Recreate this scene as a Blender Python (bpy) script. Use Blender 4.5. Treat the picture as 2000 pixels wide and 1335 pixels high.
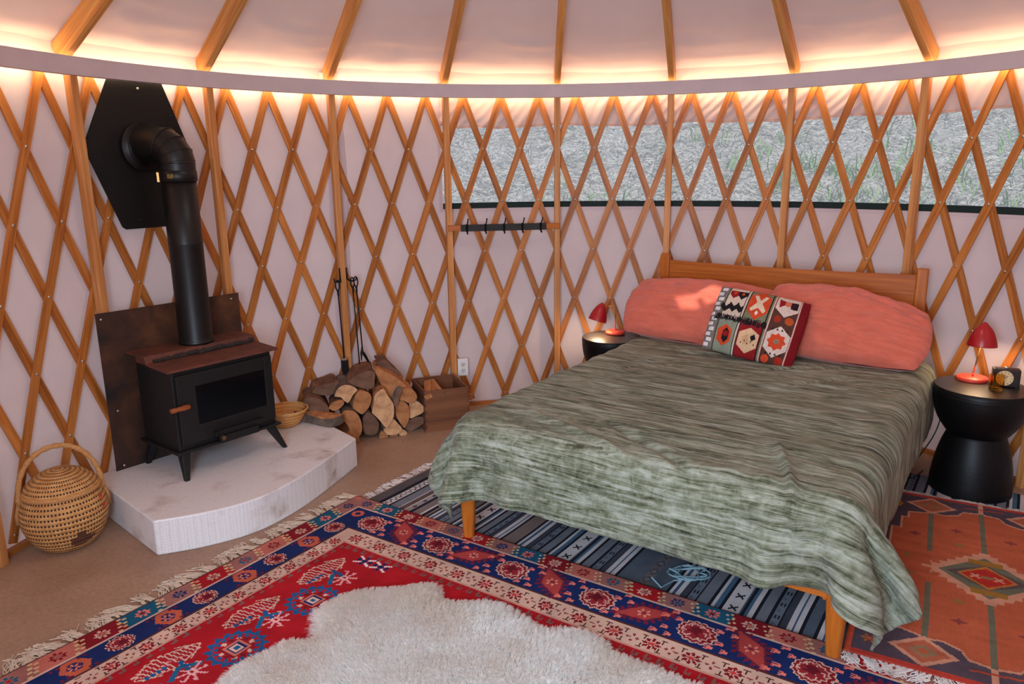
import bpy, bmesh, math, random
import numpy as np
from mathutils import Vector, Matrix
random.seed(7); rng = np.random.default_rng(7)
for o in list(bpy.data.objects): bpy.data.objects.remove(o)
scn = bpy.context.scene
COL = scn.collection
PI = math.pi

# ------------------------------------------------------------------ camera
CAM = Vector((-0.26793, -2.54076, 1.594))
_f, _p, _r, _y = 1474.9, 0.22865, -0.01311, -0.0075
def _cam():
    cy, sy, cp, sp = math.cos(_y), math.sin(_y), math.cos(_p), math.sin(_p)
    F = Vector((sy*cp, cy*cp, -sp)); R = Vector((cy, -sy, 0)); U = R.cross(F)
    cr, sr = math.cos(_r), math.sin(_r)
    return R*cr+U*sr, U*cr-R*sr, F
_R, _U, _F = _cam()
cd = bpy.data.cameras.new('camera'); cam = bpy.data.objects.new('camera', cd); COL.objects.link(cam)
cam.matrix_world = Matrix(((_R.x, _U.x, -_F.x, CAM.x), (_R.y, _U.y, -_F.y, CAM.y), (_R.z, _U.z, -_F.z, CAM.z), (0, 0, 0, 1)))
cd.sensor_width = 36; cd.lens = _f/2000*36; cd.clip_start = 0.02; cd.clip_end = 200
scn.camera = cam
# ------------------------------------------------------------------ world, light, exposure
vs = scn.view_settings
vs.view_transform = 'Standard'; vs.look = 'None'; vs.gamma = 1; vs.use_curve_mapping = False
vs.exposure = 0.0
w = bpy.data.worlds.new('overcast_sky'); scn.world = w; w.use_nodes = True
bg = w.node_tree.nodes['Background']; bg.inputs[0].default_value = (0.80, 0.90, 1.0, 1); bg.inputs[1].default_value = .88
def area(name, loc, target, sx, sy, power, col):
    l = bpy.data.lights.new(name, 'AREA'); l.shape = 'RECTANGLE'; l.size = sx; l.size_y = sy; l.energy = power; l.color = col
    o = bpy.data.objects.new(name, l); COL.objects.link(o); o.location = loc
    o.rotation_euler = (Vector(target)-Vector(loc)).to_track_quat('-Z', 'Y').to_euler()
    return o
DOME = area('dome_daylight', (0, 0, 3.40), (0, 0, 0), 0.6, 0.6, 10, (1.0, 0.93, 0.88))
DOORL = area('open_door_daylight', (-0.95, -3.05, 1.35), (-0.5, -0.2, 0.1), 1.2, 1.8, 138, (0.62, 0.80, 1.0))

sl = bpy.data.lights.new('sun', 'SUN'); sl.energy = 4.2; sl.angle = .012; sl.color = (1.0, .90, .78)
SUN = bpy.data.objects.new('sun', sl); COL.objects.link(SUN); SUNDIR = Vector((-.81, -1.775, 2.89)).normalized()
SUN.rotation_euler = SUNDIR.to_track_quat('Z', 'Y').to_euler()

# ------------------------------------------------------------------ colour and material helpers
def lin(c):
    c = [x/255 for x in c]
    return tuple((x/12.92 if x <= .04045 else ((x+.055)/1.055)**2.4) for x in c)
def nt(name):
    m = bpy.data.materials.new(name); m.use_nodes = True
    t = m.node_tree; b = t.nodes['Principled BSDF']
    return m, t, b
def node(t, typ, **kw):
    n = t.nodes.new(typ)
    for k, v in kw.items(): setattr(n, k, v)
    return n
def noise_col(t, scale, cols, mapping=(1, 1, 1), detail=4, coord='Object', rough=.6, dist=0.0, lo=.3, hi=.7, rot=(0, 0, 0)):
    tc = node(t, 'ShaderNodeTexCoord'); mp = node(t, 'ShaderNodeMapping'); mp.inputs['Scale'].default_value = mapping
    mp.inputs['Rotation'].default_value = rot
    t.links.new(tc.outputs[coord], mp.inputs[0])
    nz = node(t, 'ShaderNodeTexNoise'); nz.inputs['Scale'].default_value = scale; nz.inputs['Detail'].default_value = detail
    nz.inputs['Roughness'].default_value = rough; nz.inputs['Distortion'].default_value = dist
    t.links.new(mp.outputs[0], nz.inputs['Vector'])
    r = node(t, 'ShaderNodeValToRGB'); e = r.color_ramp.elements
    n = len(cols)
    e[0].position = lo; e[0].color = (*lin(cols[0]), 1); e[1].position = hi; e[1].color = (*lin(cols[-1]), 1)
    for i in range(1, n-1):
        q = e.new(lo+(hi-lo)*i/(n-1)); q.color = (*lin(cols[i]), 1)
    t.links.new(nz.outputs[0], r.inputs[0])
    return r, nz, mp
def bump(t, b, src, strength=.3, dist=.01):
    bp = node(t, 'ShaderNodeBump'); bp.inputs['Strength'].default_value = strength; bp.inputs['Distance'].default_value = dist
    t.links.new(src, bp.inputs['Height']); t.links.new(bp.outputs[0], b.inputs['Normal'])
    return bp
def mat(name, c, rough=.6, metal=0, c2=None, scale=20, mapping=(1, 1, 1), bmp=0, coord='Object', sheen=0, spec=None, detail=4):
    m, t, b = nt(name)
    b.inputs['Roughness'].default_value = rough; b.inputs['Metallic'].default_value = metal
    if spec is not None: b.inputs['Specular IOR Level'].default_value = spec
    if sheen: b.inputs['Sheen Weight'].default_value = sheen
    r, nz, mp = noise_col(t, scale, [c, c2 or c], mapping, detail, coord)
    t.links.new(r.outputs[0], b.inputs['Base Color'])
    if bmp: bump(t, b, nz.outputs[0], bmp)
    return m
def wood(name, cols, axis='z', rough=.5, coord='Object', vary=.25, scale=1.0):
    m, t, b = nt(name)
    mp = {'x': (2, 60, 60), 'y': (60, 2, 60), 'z': (60, 60, 2), 'u': (2.5, 55, 1)}[axis]
    mp = tuple(q*scale for q in mp)
    r, nz, mpn = noise_col(t, 1.0, cols, mp, 3, coord, dist=.6, lo=.32, hi=.68)
    oi = node(t, 'ShaderNodeObjectInfo')
    ad = node(t, 'ShaderNodeVectorMath', operation='SCALE'); cb = node(t, 'ShaderNodeCombineXYZ')
    for i in range(3): t.links.new(oi.outputs['Random'], cb.inputs[i])
    t.links.new(cb.outputs[0], ad.inputs[0]); ad.inputs['Scale'].default_value = 37
    t.links.new(ad.outputs[0], mpn.inputs['Location'])
    hs = node(t, 'ShaderNodeHueSaturation')
    mr = node(t, 'ShaderNodeMapRange'); mr.inputs[3].default_value = 1-vary; mr.inputs[4].default_value = 1+vary*.6
    t.links.new(oi.outputs['Random'], mr.inputs[0]); t.links.new(mr.outputs[0], hs.inputs['Value'])
    t.links.new(r.outputs[0], hs.inputs['Color'])
    t.links.new(hs.outputs[0], b.inputs['Base Color'])
    b.inputs['Roughness'].default_value = rough; b.inputs['Specular IOR Level'].default_value = .3
    bump(t, b, nz.outputs[0], .12, .003)
    return m
def attr_mat(name, rough=.9, bscale=500, bstr=.25, vary=.12, sheen=.1):
    m, t, b = nt(name)
    a = node(t, 'ShaderNodeAttribute'); a.attribute_name = 'col'
    tc = node(t, 'ShaderNodeTexCoord')
    nz = node(t, 'ShaderNodeTexNoise'); nz.inputs['Scale'].default_value = bscale; nz.inputs['Detail'].default_value = 2
    t.links.new(tc.outputs['Object'], nz.inputs['Vector'])
    n2 = node(t, 'ShaderNodeTexNoise'); n2.inputs['Scale'].default_value = 9; n2.inputs['Detail'].default_value = 5
    t.links.new(tc.outputs['Object'], n2.inputs['Vector'])
    mr = node(t, 'ShaderNodeMapRange'); mr.inputs[1].default_value = .3; mr.inputs[2].default_value = .7
    mr.inputs[3].default_value = 1-vary; mr.inputs[4].default_value = 1+vary
    t.links.new(n2.outputs[0], mr.inputs[0])
    hs = node(t, 'ShaderNodeHueSaturation'); t.links.new(a.outputs['Color'], hs.inputs['Color']); t.links.new(mr.outputs[0], hs.inputs['Value'])
    t.links.new(hs.outputs[0], b.inputs['Base Color']); b.inputs['Roughness'].default_value = rough
    b.inputs['Specular IOR Level'].default_value = .15; b.inputs['Sheen Weight'].default_value = sheen
    bump(t, b, nz.outputs[0], bstr, .004)
    return m
def fabric_wall(name, c, c2, transl=.28):
    m, t, b = nt(name)
    r, nz, mp = noise_col(t, 2.2, [c, c2], (1, 1, 1), 3, 'Object')
    t.links.new(r.outputs[0], b.inputs['Base Color']); b.inputs['Roughness'].default_value = .85; b.inputs['Specular IOR Level'].default_value = .15
    tr = node(t, 'ShaderNodeBsdfTranslucent'); t.links.new(r.outputs[0], tr.inputs[0])
    mx = node(t, 'ShaderNodeMixShader'); mx.inputs[0].default_value = transl
    t.links.new(b.outputs[0], mx.inputs[1]); t.links.new(tr.outputs[0], mx.inputs[2])
    t.links.new(mx.outputs[0], t.nodes['Material Output'].inputs[0])
    n2 = node(t, 'ShaderNodeTexNoise'); n2.inputs['Scale'].default_value = 350; n2.inputs['Detail'].default_value = 1
    tc = node(t, 'ShaderNodeTexCoord'); t.links.new(tc.outputs['Object'], n2.inputs['Vector'])
    bump(t, b, n2.outputs[0], .08, .002)
    return m
def emit(name, c, s):
    m, t, b = nt(name)
    b.inputs['Emission Color'].default_value = (*c, 1); b.inputs['Emission Strength'].default_value = s; b.inputs['Base Color'].default_value = (*c, 1)
    return m

# ------------------------------------------------------------------ mesh helpers
def link(name, me, mats=None, parent=None, smooth=False):
    o = bpy.data.objects.new(name, me); COL.objects.link(o)
    if mats is not None:
        for m in (mats if isinstance(mats, (list, tuple)) else [mats]): me.materials.append(m)
    if parent: o.parent = parent
    if smooth: me.polygons.foreach_set('use_smooth', [True]*len(me.polygons))
    return o
def bev(o, wd=.003, seg=2, ang=.6):
    m = o.modifiers.new('bevel', 'BEVEL'); m.width = wd; m.segments = seg; m.limit_method = 'ANGLE'; m.angle_limit = ang
    return o
def subd(o, n=1):
    m = o.modifiers.new('sub', 'SUBSURF'); m.levels = n; m.render_levels = n
    return o
class MB:
    def __init__(s): s.v = []; s.f = []; s.m = []; s.uv = []
    def add(s, v, f, mi=0, uv=None):
        n = len(s.v); s.v += [tuple(map(float, q)) for q in v]; s.f += [tuple(i+n for i in q) for q in f]; s.m += [mi]*len(f)
        if uv is not None: s.uv += uv
        return s
    def box(s, c, d, rz=0, mi=0, mtx=None):
        x, y, z = d[0]/2, d[1]/2, d[2]/2
        v = [Vector((a*x, b*y, e*z)) for e in (-1, 1) for b in (-1, 1) for a in (-1, 1)]
        M_ = mtx if mtx is not None else Matrix.Rotation(rz, 4, 'Z')
        v = [Vector(c)+(M_ @ q).to_3d() for q in v]
        return s.add(v, [(0, 2, 3, 1), (4, 5, 7, 6), (0, 1, 5, 4), (2, 6, 7, 3), (0, 4, 6, 2), (1, 3, 7, 5)], mi)
    def box2(s, a, b, mi=0):
        return s.box([(a[i]+b[i])/2 for i in range(3)], [abs(b[i]-a[i]) for i in range(3)], 0, mi)
    def tube(s, pts, r, seg=10, mi=0, caps=True, square=False):
        pts = [Vector(p) for p in pts]; n = len(pts)
        rs = r if isinstance(r, (list, tuple)) else [r]*n
        up = Vector((0, 0, 1)); v = []; prev = None
        for i, p in enumerate(pts):
            d = (pts[min(i+1, n-1)]-pts[max(i-1, 0)]).normalized()
            if prev is None:
                a = d.cross(up)
                if a.length < 1e-3: a = d.cross(Vector((1, 0, 0)))
                a.normalize()
            else:
                a = prev-d*prev.dot(d); a.normalize()
            prev = a; b = d.cross(a)
            for k in range(seg):
                t = 2*PI*k/seg; v.append(p+(a*math.cos(t)+b*math.sin(t))*rs[i])
        f = [(i*seg+k, i*seg+(k+1) % seg, (i+1)*seg+(k+1) % seg, (i+1)*seg+k) for i in range(n-1) for k in range(seg)]
        if caps: f += [tuple(range(seg-1, -1, -1)), tuple((n-1)*seg+k for k in range(seg))]
        return s.add(v, f, mi)
    def lathe(s, prof, seg=32, c=(0, 0, 0), mi=0, cap0=True, cap1=True, mtx=None):
        v = []
        for r, z in prof:
            for k in range(seg):
                t = 2*PI*k/seg; q = Vector((r*math.cos(t), r*math.sin(t), z))
                if mtx is not None: q = mtx @ q
                v.append(Vector(c)+q)
        n = len(prof)
        f = [(i*seg+k, i*seg+(k+1) % seg, (i+1)*seg+(k+1) % seg, (i+1)*seg+k) for i in range(n-1) for k in range(seg)]
        if cap0: f.append(tuple(range(seg-1, -1, -1)))
        if cap1: f.append(tuple((n-1)*seg+k for k in range(seg)))
        return s.add(v, f, mi)
    def prism(s, poly, fn0, fn1, mi=0, mi_side=None):
        n = len(poly); v = [fn0(*p) for p in poly]+[fn1(*p) for p in poly]
        s.add(v, [tuple(range(n-1, -1, -1)), tuple(range(n, 2*n))]+[], mi)
        k = len(s.v)-2*n
        s.f += [(k+i, k+(i+1) % n, k+n+(i+1) % n, k+n+i) for i in range(n)]; s.m += [mi if mi_side is None else mi_side]*n
        return s
    def build(s, name, mats, parent=None, smooth=False):
        me = bpy.data.meshes.new(name); me.from_pydata(s.v, [], s.f)
        me.polygons.foreach_set('material_index', s.m)
        if s.uv:
            u = me.uv_layers.new(name='UVMap'); u.data.foreach_set('uv', np.array(s.uv, dtype=np.float32).ravel())
        me.validate(); me.update()
        bm = bmesh.new(); bm.from_mesh(me); bmesh.ops.recalc_face_normals(bm, faces=bm.faces); bm.to_mesh(me); bm.free()
        return link(name, me, mats, parent, smooth)
def grid_mesh(name, V, mats, parent=None, smooth=True, cols=None, closeu=False, mask=None, uv=None, matidx=None):
    """V: (n, m, 3) array of points"""
    n, m = V.shape[:2]; idx = np.arange(n*m).reshape(n, m)
    if closeu: idx = np.concatenate([idx, idx[:1]], 0)
    F = np.stack([idx[:-1, :-1], idx[1:, :-1], idx[1:, 1:], idx[:-1, 1:]], -1)
    if mask is not None: F = F[mask]
    F = F.reshape(-1, 4)
    me = bpy.data.meshes.new(name)
    me.vertices.add(n*m); me.vertices.foreach_set('co', V.reshape(-1).astype(np.float32))
    me.loops.add(F.size); me.loops.foreach_set('vertex_index', F.ravel().astype(np.int32))
    me.polygons.add(len(F)); me.polygons.foreach_set('loop_start', np.arange(0, F.size, 4, dtype=np.int32))
    try: me.polygons.foreach_set('loop_total', np.full(len(F), 4, dtype=np.int32))
    except Exception: pass
    me.update(calc_edges=True)
    if cols is not None:
        C = cols[mask] if mask is not None else cols
        C = C.reshape(-1, 3); C4 = np.concatenate([C, np.ones((len(C), 1))], 1)
        a = me.color_attributes.new('col', 'FLOAT_COLOR', 'CORNER')
        a.data.foreach_set('color', np.repeat(C4, 4, axis=0).astype(np.float32).ravel())
    if uv is not None:
        u = me.uv_layers.new(name='UVMap'); u.data.foreach_set('uv', uv.reshape(-1, 2)[F.ravel()].astype(np.float32).ravel())
    return link(name, me, mats, parent, smooth)
def tag(o, label, cat, group=None):
    o['label'] = label; o['category'] = cat
    if group: o['group'] = group
    return o
def thing(name, label, cat, loc=(0, 0, 0), rz=0, group=None):
    o = bpy.data.objects.new(name, None); COL.objects.link(o); o.location = loc; o.rotation_euler = (0, 0, rz); o.empty_display_size = .1
    return tag(o, label, cat, group)
def struct(o): o['kind'] = 'structure'; return o
def dup(root, loc=None, rz=None, label=None, group=None):
    r = root.copy(); COL.objects.link(r)
    if loc is not None: r.location = loc
    if rz is not None: r.rotation_euler = (0, 0, rz)
    if label: r['label'] = label
    if group: r['group'] = group
    for ch in list(root.children):
        c = ch.copy(); COL.objects.link(c); c.parent = r
        for g in list(ch.children):
            d = g.copy(); COL.objects.link(d); d.parent = c
    return r
# smooth value noise on numpy arrays
def vnoise(x, y, seed=0):
    x = np.asarray(x, float); y = np.asarray(y, float)
    xi = np.floor(x).astype(np.int64); yi = np.floor(y).astype(np.int64); fx = x-xi; fy = y-yi
    fx = fx*fx*(3-2*fx); fy = fy*fy*(3-2*fy)
    def h(a, b):
        n = (a*374761393+b*668265263+seed*1442695041) & 0xffffffff
        n = ((n ^ (n >> 13))*1274126177) & 0xffffffff
        return ((n ^ (n >> 16)) & 0xffff)/65535.0*2-1
    return (h(xi, yi)*(1-fx)+h(xi+1, yi)*fx)*(1-fy)+(h(xi, yi+1)*(1-fx)+h(xi+1, yi+1)*fx)*fy
def fbm(x, y, seed=0, o=3):
    s = 0; a = 1
    for i in range(o): s = s+a*vnoise(x*2**i, y*2**i, seed+i); a *= .5
    return s

# ------------------------------------------------------------------ shared materials
W_STUD = wood('pine_stud', [(222, 160, 100), (208, 140, 80), (186, 116, 60)], 'z', .5, vary=.18)
W_RAFT = wood('pine_rafter', [(222, 164, 96), (208, 144, 76), (188, 120, 58)], 'x', .5, vary=.15)
W_SLAT = wood('lattice_wood', [(204, 132, 66), (186, 112, 50), (152, 84, 34)], 'u', .45, 'UV', vary=.22)
W_BED = wood('bed_oak', [(196, 114, 40), (182, 98, 30), (164, 84, 24)], 'x', .45, vary=.05)
W_BEDZ = wood('bed_oak_leg', [(196, 114, 40), (182, 98, 30), (164, 84, 24)], 'z', .4, vary=.05)
M_WALL = fabric_wall('canvas_wall', (230, 210, 208), (220, 198, 198), .27)
M_CEIL = fabric_wall('canvas_roof', (216, 192, 186), (206, 182, 178), .13)
M_RING = mat('ring_paint', (206, 188, 188), .7, c2=(196, 178, 180), scale=6)
M_IRON = mat('black_iron', (16, 15, 15), .55, .3, c2=(12, 11, 11), scale=30, bmp=.1)
M_PIPE = mat('pipe_black', (19, 18, 18), .42, .2, c2=(15, 14, 14), scale=12)
M_STOVE = mat('stove_black', (15, 13, 13), .6, .1, c2=(11, 10, 10), scale=25, bmp=.15)
M_RUST = mat('rusty_top', (112, 60, 42), .7, .1, c2=(78, 44, 36), scale=14, bmp=.2)
M_CHROME = mat('nickel', (200, 195, 185), .3, .9)
M_WHITE = mat('white_plastic', (235, 232, 230), .4)
M_BLACKW = mat('black_stained_wood', (10, 10, 12), .45, 0, c2=(6, 6, 8), scale=8, mapping=(1, 1, 8), bmp=.08, spec=.28)

# ------------------------------------------------------------------ geometry of the yurt
DA = 0.09642; RW = 2.505
def cyl(k, z, r): a = k*DA; return Vector((r*math.sin(a), r*math.cos(a), z))
def rowz(r): return 1.594+(0.0432-0.1299*r)*2.5
SL = .68
def ceil_z(r): return 2.092+SL*(2.44-r)+.109
ZTOP = ceil_z(RW)
WK0, WK1, WZ0, WZ1 = -3.13, 15.5, 1.325, 1.86    # window extent

# floor
m, t, b = nt('concrete_floor')
r1, n1, _ = noise_col(t, 1.6, [(150, 116, 94), (172, 138, 114), (186, 152, 128)], (1, 1, 1), 6, lo=.3, hi=.72)
r2, n2, _ = noise_col(t, 60, [(225, 225, 225), (255, 255, 255)], detail=3)
mx = node(t, 'ShaderNodeMix', data_type='RGBA', blend_type='MULTIPLY'); mx.inputs[0].default_value = 1
t.links.new(r1.outputs[0], mx.inputs[6]); t.links.new(r2.outputs[0], mx.inputs[7]); t.links.new(mx.outputs[2], b.inputs['Base Color'])
b.inputs['Roughness'].default_value = .5; b.inputs['Specular IOR Level'].default_value = .35; bump(t, b, n2.outputs[0], .06, .003)
mb = MB(); mb.lathe([(2.62, -.06), (2.62, 0)], 96); struct(mb.build('floor', m))

# fabric wall, with the window opening and the doorway the camera stands in
ks = np.concatenate([np.linspace(-32.58+5.6, WK0, 190), np.linspace(WK0, WK1, 150)[1:], np.linspace(WK1, 32.58-.9, 110)[1:]])
zs = np.concatenate([np.linspace(0, WZ0, 50), np.linspace(WZ0, WZ1, 22)[1:], np.linspace(WZ1, ZTOP+.035, 14)[1:]])
K, Z = np.meshgrid(ks, zs, indexing='ij')
def wall_r(K, Z):
    fold = fbm(K*1.3, Z*.55, 3)*.010+vnoise(K*3.1, Z*.8+K*.4, 9)*.004
    diag = np.exp(-((Z-.25)/.35)**2)*vnoise(K*2.2+Z*4, Z*6-K*1.2, 21)*.009
    return RW+.006+fold*.6+diag*.7
RR = wall_r(K, Z)
edge = np.clip(np.minimum(np.abs(Z-WZ0), np.abs(Z-WZ1))/.06, 0, 1)
RR = np.where((K > WK0-1) & (K < WK1+1), RW+.006+(RR-RW-.006)*edge, RR)
V = np.stack([RR*np.sin(K*DA), RR*np.cos(K*DA), Z], -1)
kc = (ks[1:]+ks[:-1])/2; zc = (zs[1:]+zs[:-1])/2
KC, ZC = np.meshgrid(kc, zc, indexing='ij')
mask = ~((KC > WK0) & (KC < WK1) & (ZC > WZ0) & (ZC < WZ1+.5))
struct(grid_mesh('wall_back', V, M_WALL, mask=mask))

KD, ZD = np.meshgrid(np.linspace(31.6, 38.3, 30), np.linspace(2.0, ZTOP+.035, 5), indexing='ij')
struct(grid_mesh('wall_front', np.stack([(RW+.008)*np.sin(KD*DA), (RW+.008)*np.cos(KD*DA), ZD], -1), M_WALL))
# overlapping seam in the wall canvas
zz = np.linspace(0.02, ZTOP-.02, 80)
prof = [(-.42, .002), (-.4, -.004), (0, -.006), (.02, -.012), (.045, -.012), (.06, -.004), (.07, .003)]
V = np.array([[[(RW-.001+q+.002*vnoise(z*9, i, 5))*math.sin((-5.72+kk+.03*math.sin(z*5))*DA), (RW-.001+q+.002*vnoise(z*9, i, 5))*math.cos((-5.72+kk+.03*math.sin(z*5))*DA), z] for i, (kk, q) in enumerate(prof)] for z in zz])
o = struct(grid_mesh('trim_1', V, M_WALL))
# base trim of the lattice wall
mb = MB()
mb.lathe([(2.47, 0), (2.50, 0), (2.50, .022), (2.47, .022), (2.47, 0)], 128, cap0=False, cap1=False)
struct(mb.build('baseboard_back', W_SLAT))

# roof canvas with hanging wrinkles between the rafters
n = 22; nb = 26
ph = np.linspace(0, 2*PI, n*nb+1)[:-1]; rs = np.concatenate([np.linspace(.45, 1.3, 14)[:-1], np.linspace(1.3, RW+.13, 130)])
PH, R_ = np.meshgrid(ph, rs, indexing='ij')
u_ = (PH/(3*DA)) % 1.0
sag = 4*u_*(1-u_)
bay = np.floor(PH/(3*DA))
down = np.clip(RW-R_, 0, 9)
wr = np.zeros_like(R_)
for i, (fr, am) in enumerate([(34, .012), (56, .0062), (90, .0022)]):
    swag = sag*(3.2+2.2*vnoise(bay*1.7, bay*0, 8+i))*(1+.3*i)
    arg = down*fr*(1+.10*vnoise(bay*3.1, R_*0, 40+i))+swag+vnoise(u_*2.1+bay*7, down*2.2, 30+i)*2.4
    env = np.clip(.4+1.1*vnoise(bay*5+u_*1.7, down*3.5, 50+i), 0, 1)
    wr += am*np.sin(arg)*env
wr *= np.exp(-(down/.36)**1.5)*np.minimum(1, .25+sag*1.6)*np.clip(down/.04, 0, 1)
wr += .003*np.sin(vnoise(u_*1.5+bay*3, down*1.5, 71)*9+u_*5-down*8)*np.exp(-((down-.5)/.35)**2)
wr += -.006*sag*np.clip(down/.3, 0, 1)+.004*fbm(u_*2+bay*5, down*2.5, 77)*np.minimum(1, sag*3)
Zc = ceil_z(R_)+wr+.014
V = np.stack([R_*np.sin(PH), R_*np.cos(PH), Zc], -1)
struct(grid_mesh('ceiling', V, M_CEIL, closeu=True))

# crown ring, unseen milky skylight; slot added to throw sun on the pillow
mb = MB(); mb.lathe([(.40, 3.42), (.47, 3.42), (.47, 3.60), (.40, 3.60), (.40, 3.42)], 48, cap0=False, cap1=False); crown = struct(mb.build('trim_2', W_RAFT))
m, t, b = nt('milky_acrylic'); b.inputs['Base Color'].default_value = (.85, .85, .85, 1)
tr = node(t, 'ShaderNodeBsdfTranslucent'); tr.inputs[0].default_value = (.8, .8, .8, 1); mx = node(t, 'ShaderNodeMixShader'); mx.inputs[0].default_value = .7
t.links.new(b.outputs[0], mx.inputs[1]); t.links.new(tr.outputs[0], mx.inputs[2]); t.links.new(mx.outputs[0], t.nodes['Material Output'].inputs[0])
g_ = np.linspace(-.48, .48, 97); GX, GY = np.meshgrid(g_, g_, indexing='ij')
gm = (g_[1:]+g_[:-1])/2; MX, MY = np.meshgrid(gm, gm, indexing='ij')
hole = (np.abs(MX-.0) < .135) & (np.abs(MY-.0-.02*np.sin(MX*30)) < .065) & ~((np.abs(MX+.02) < .02) & (MY < 0))
struct(grid_mesh('sun_slot_skylight', np.stack([GX, GY, 3.60+.10*(1-(GX**2+GY**2)/.25)], -1), m, mask=(MX**2+MY**2 < .455**2) & ~hole))

# ------------------------------------------------------------------ window: clear vinyl, hem, flap
def kz_grid(k0, k1, z0, z1, nk, nz, rf):
    K, Z = np.meshgrid(np.linspace(k0, k1, nk), np.linspace(z0, z1, nz), indexing='ij')
    r = rf(K, Z); return np.stack([r*np.sin(K*DA), r*np.cos(K*DA), Z], -1)
m, t, b = nt('clear_vinyl')
t.nodes.remove(b); out = t.nodes['Material Output']
tr = node(t, 'ShaderNodeBsdfTransparent'); tr.inputs[0].default_value = (.80, .92, 1.0, 1)
gl = node(t, 'ShaderNodeBsdfGlossy'); gl.inputs['Roughness'].default_value = .12; gl.inputs[0].default_value = (.9, .95, 1, 1)
tl = node(t, 'ShaderNodeBsdfTranslucent'); tl.inputs[0].default_value = (.66, .84, .98, 1)
rr_, nz_, _ = noise_col(t, 3, [(0, 0, 0), (255, 255, 255)], (1, 1, 3), 5)
mr = node(t, 'ShaderNodeMapRange'); mr.inputs[3].default_value = .26; mr.inputs[4].default_value = .50
t.links.new(nz_.outputs[0], mr.inputs[0])
m1 = node(t, 'ShaderNodeMixShader'); t.links.new(mr.outputs[0], m1.inputs[0]); t.links.new(tr.outputs[0], m1.inputs[1]); t.links.new(tl.outputs[0], m1.inputs[2])
m2 = node(t, 'ShaderNodeMixShader'); m2.inputs[0].default_value = .0; t.links.new(m1.outputs[0], m2.inputs[1]); t.links.new(gl.outputs[0], m2.inputs[2])
t.links.new(m2.outputs[0], out.inputs[0])
win = bpy.data.objects.new('window_1', None); COL.objects.link(win); struct(win)
grid_mesh('pane', kz_grid(WK0, WK1, WZ0, WZ1+.02, 160, 8, lambda K, Z: RW+.018+.0015*vnoise(K*1.5, Z*4, 2)), m, win)
M_HEM = mat('dark_green_hem', (14, 38, 34), .8, c2=(10, 28, 26), scale=40)
grid_mesh('hem', kz_grid(WK0, WK1, WZ0+.002, WZ0+.041, 160, 3, lambda K, Z: RW-.001+.001*vnoise(K*2, Z, 2)), M_HEM, win)
grid_mesh('piping', kz_grid(WK0-.08, WK1, WZ0-.012, WZ0+.004, 160, 3, lambda K, Z: RW-.003+0*K), M_WALL, win)
grid_mesh('piping', kz_grid(WK0-.07, WK0+.03, WZ0-.012, WZ1+.02, 3, 12, lambda K, Z: RW-.003+0*K), M_WALL, win)
def flap_r(K, Z):
    x = K*DA*2.5; d = ZTOP-Z
    ph_ = (x*.9-Z*.75+.03*vnoise(x*3, Z*6, 60))*2*PI/.062+1.5*vnoise(x*2.2, Z*3, 61)
    a = .0042*(.5+.8*np.clip(vnoise(x*2.6, Z*4, 62)+.4, 0, 1))*np.clip(d/.12, 0, 1)
    return RW+.008+a*np.sin(ph_)+.003*fbm(x*5-Z*9, Z*6+x*4, 63)
KK, ZZ = np.meshgrid(np.linspace(WK0-.05, WK1, 900), np.linspace(0, 1, 46), indexing='ij')
zb = 1.848-.012*(np.abs(np.sin(KK*.9)))+.006*vnoise(KK*1.9, KK*0, 64)
Zf = zb+(ZTOP+.02-zb)*ZZ; rf = flap_r(KK, Zf)
rf = np.clip(rf, RW-.002, RW+.0145)
grid_mesh('flap', np.stack([rf*np.sin(KK*DA), rf*np.cos(KK*DA), Zf], -1), fabric_wall('canvas_flap', (222, 196, 190), (214, 186, 180), .22), win)

V = np.stack([(rf[:, :3]-.004)*np.sin(KK[:, :3]*DA), (rf[:, :3]-.004)*np.cos(KK[:, :3]*DA), np.stack([zb[:, 0]-.004, zb[:, 0]+.004, zb[:, 0]+.012], -1)], -1)
grid_mesh('flap_hem', V, mat('tan_hem', (206, 170, 158), .85, scale=20), win)

# ------------------------------------------------------------------ lattice wall
lat = thing('lattice_wall', 'criss-cross lattice of amber wooden slats bolted together all along the white canvas wall', 'lattice')
def slat_mesh(k0, dirn, rin):
    mb = MB(); zt = rowz(-1)+.03; zb = rowz(5)-.035; ns = 26; hw = .0195; th = .0115
    pts = []
    for i in range(ns+1):
        z = zb+(zt-zb)*i/ns; k = k0+dirn*.5*(z-rowz(5))/(rowz(4)-rowz(5)); pts.append((k, z))
    V = []; UV = []
    slope = dirn*.5*DA*2.49/(rowz(4)-rowz(5)); L_ = math.hypot(1, slope)
    cs, sn = 1/L_, slope/L_
    for i, (k, z) in enumerate(pts):
        for (ww, rr) in ((-hw, rin), (hw, rin), (hw, rin+th), (-hw, rin+th)):
            kk = k+ww*cs/(DA*2.49); z2 = z-ww*sn
            V.append(cyl(kk, z2, rr))
    F = []; UV = []
    for i in range(ns):
        for c in range(4):
            a, b_, c2, d = i*4+c, i*4+(c+1) % 4, (i+1)*4+(c+1) % 4, (i+1)*4+c
            F.append((a, b_, c2, d)); u0 = i*.078; u1 = u0+.078; w0 = c*.03; w1 = w0+.03
            UV += [(u0, w0), (u0, w1), (u1, w1), (u1, w0)]
    F += [(3, 2, 1, 0), (ns*4, ns*4+1, ns*4+2, ns*4+3)]; UV += [(0, 0), (0, .03), (.01, .03), (.01, 0)]*2
    me = bpy.data.meshes.new('slat'); me.from_pydata(V, [], F)
    u = me.uv_layers.new(name='UVMap'); u.data.foreach_set('uv', np.array(UV, dtype=np.float32).ravel())
    me.update(); return me
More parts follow.
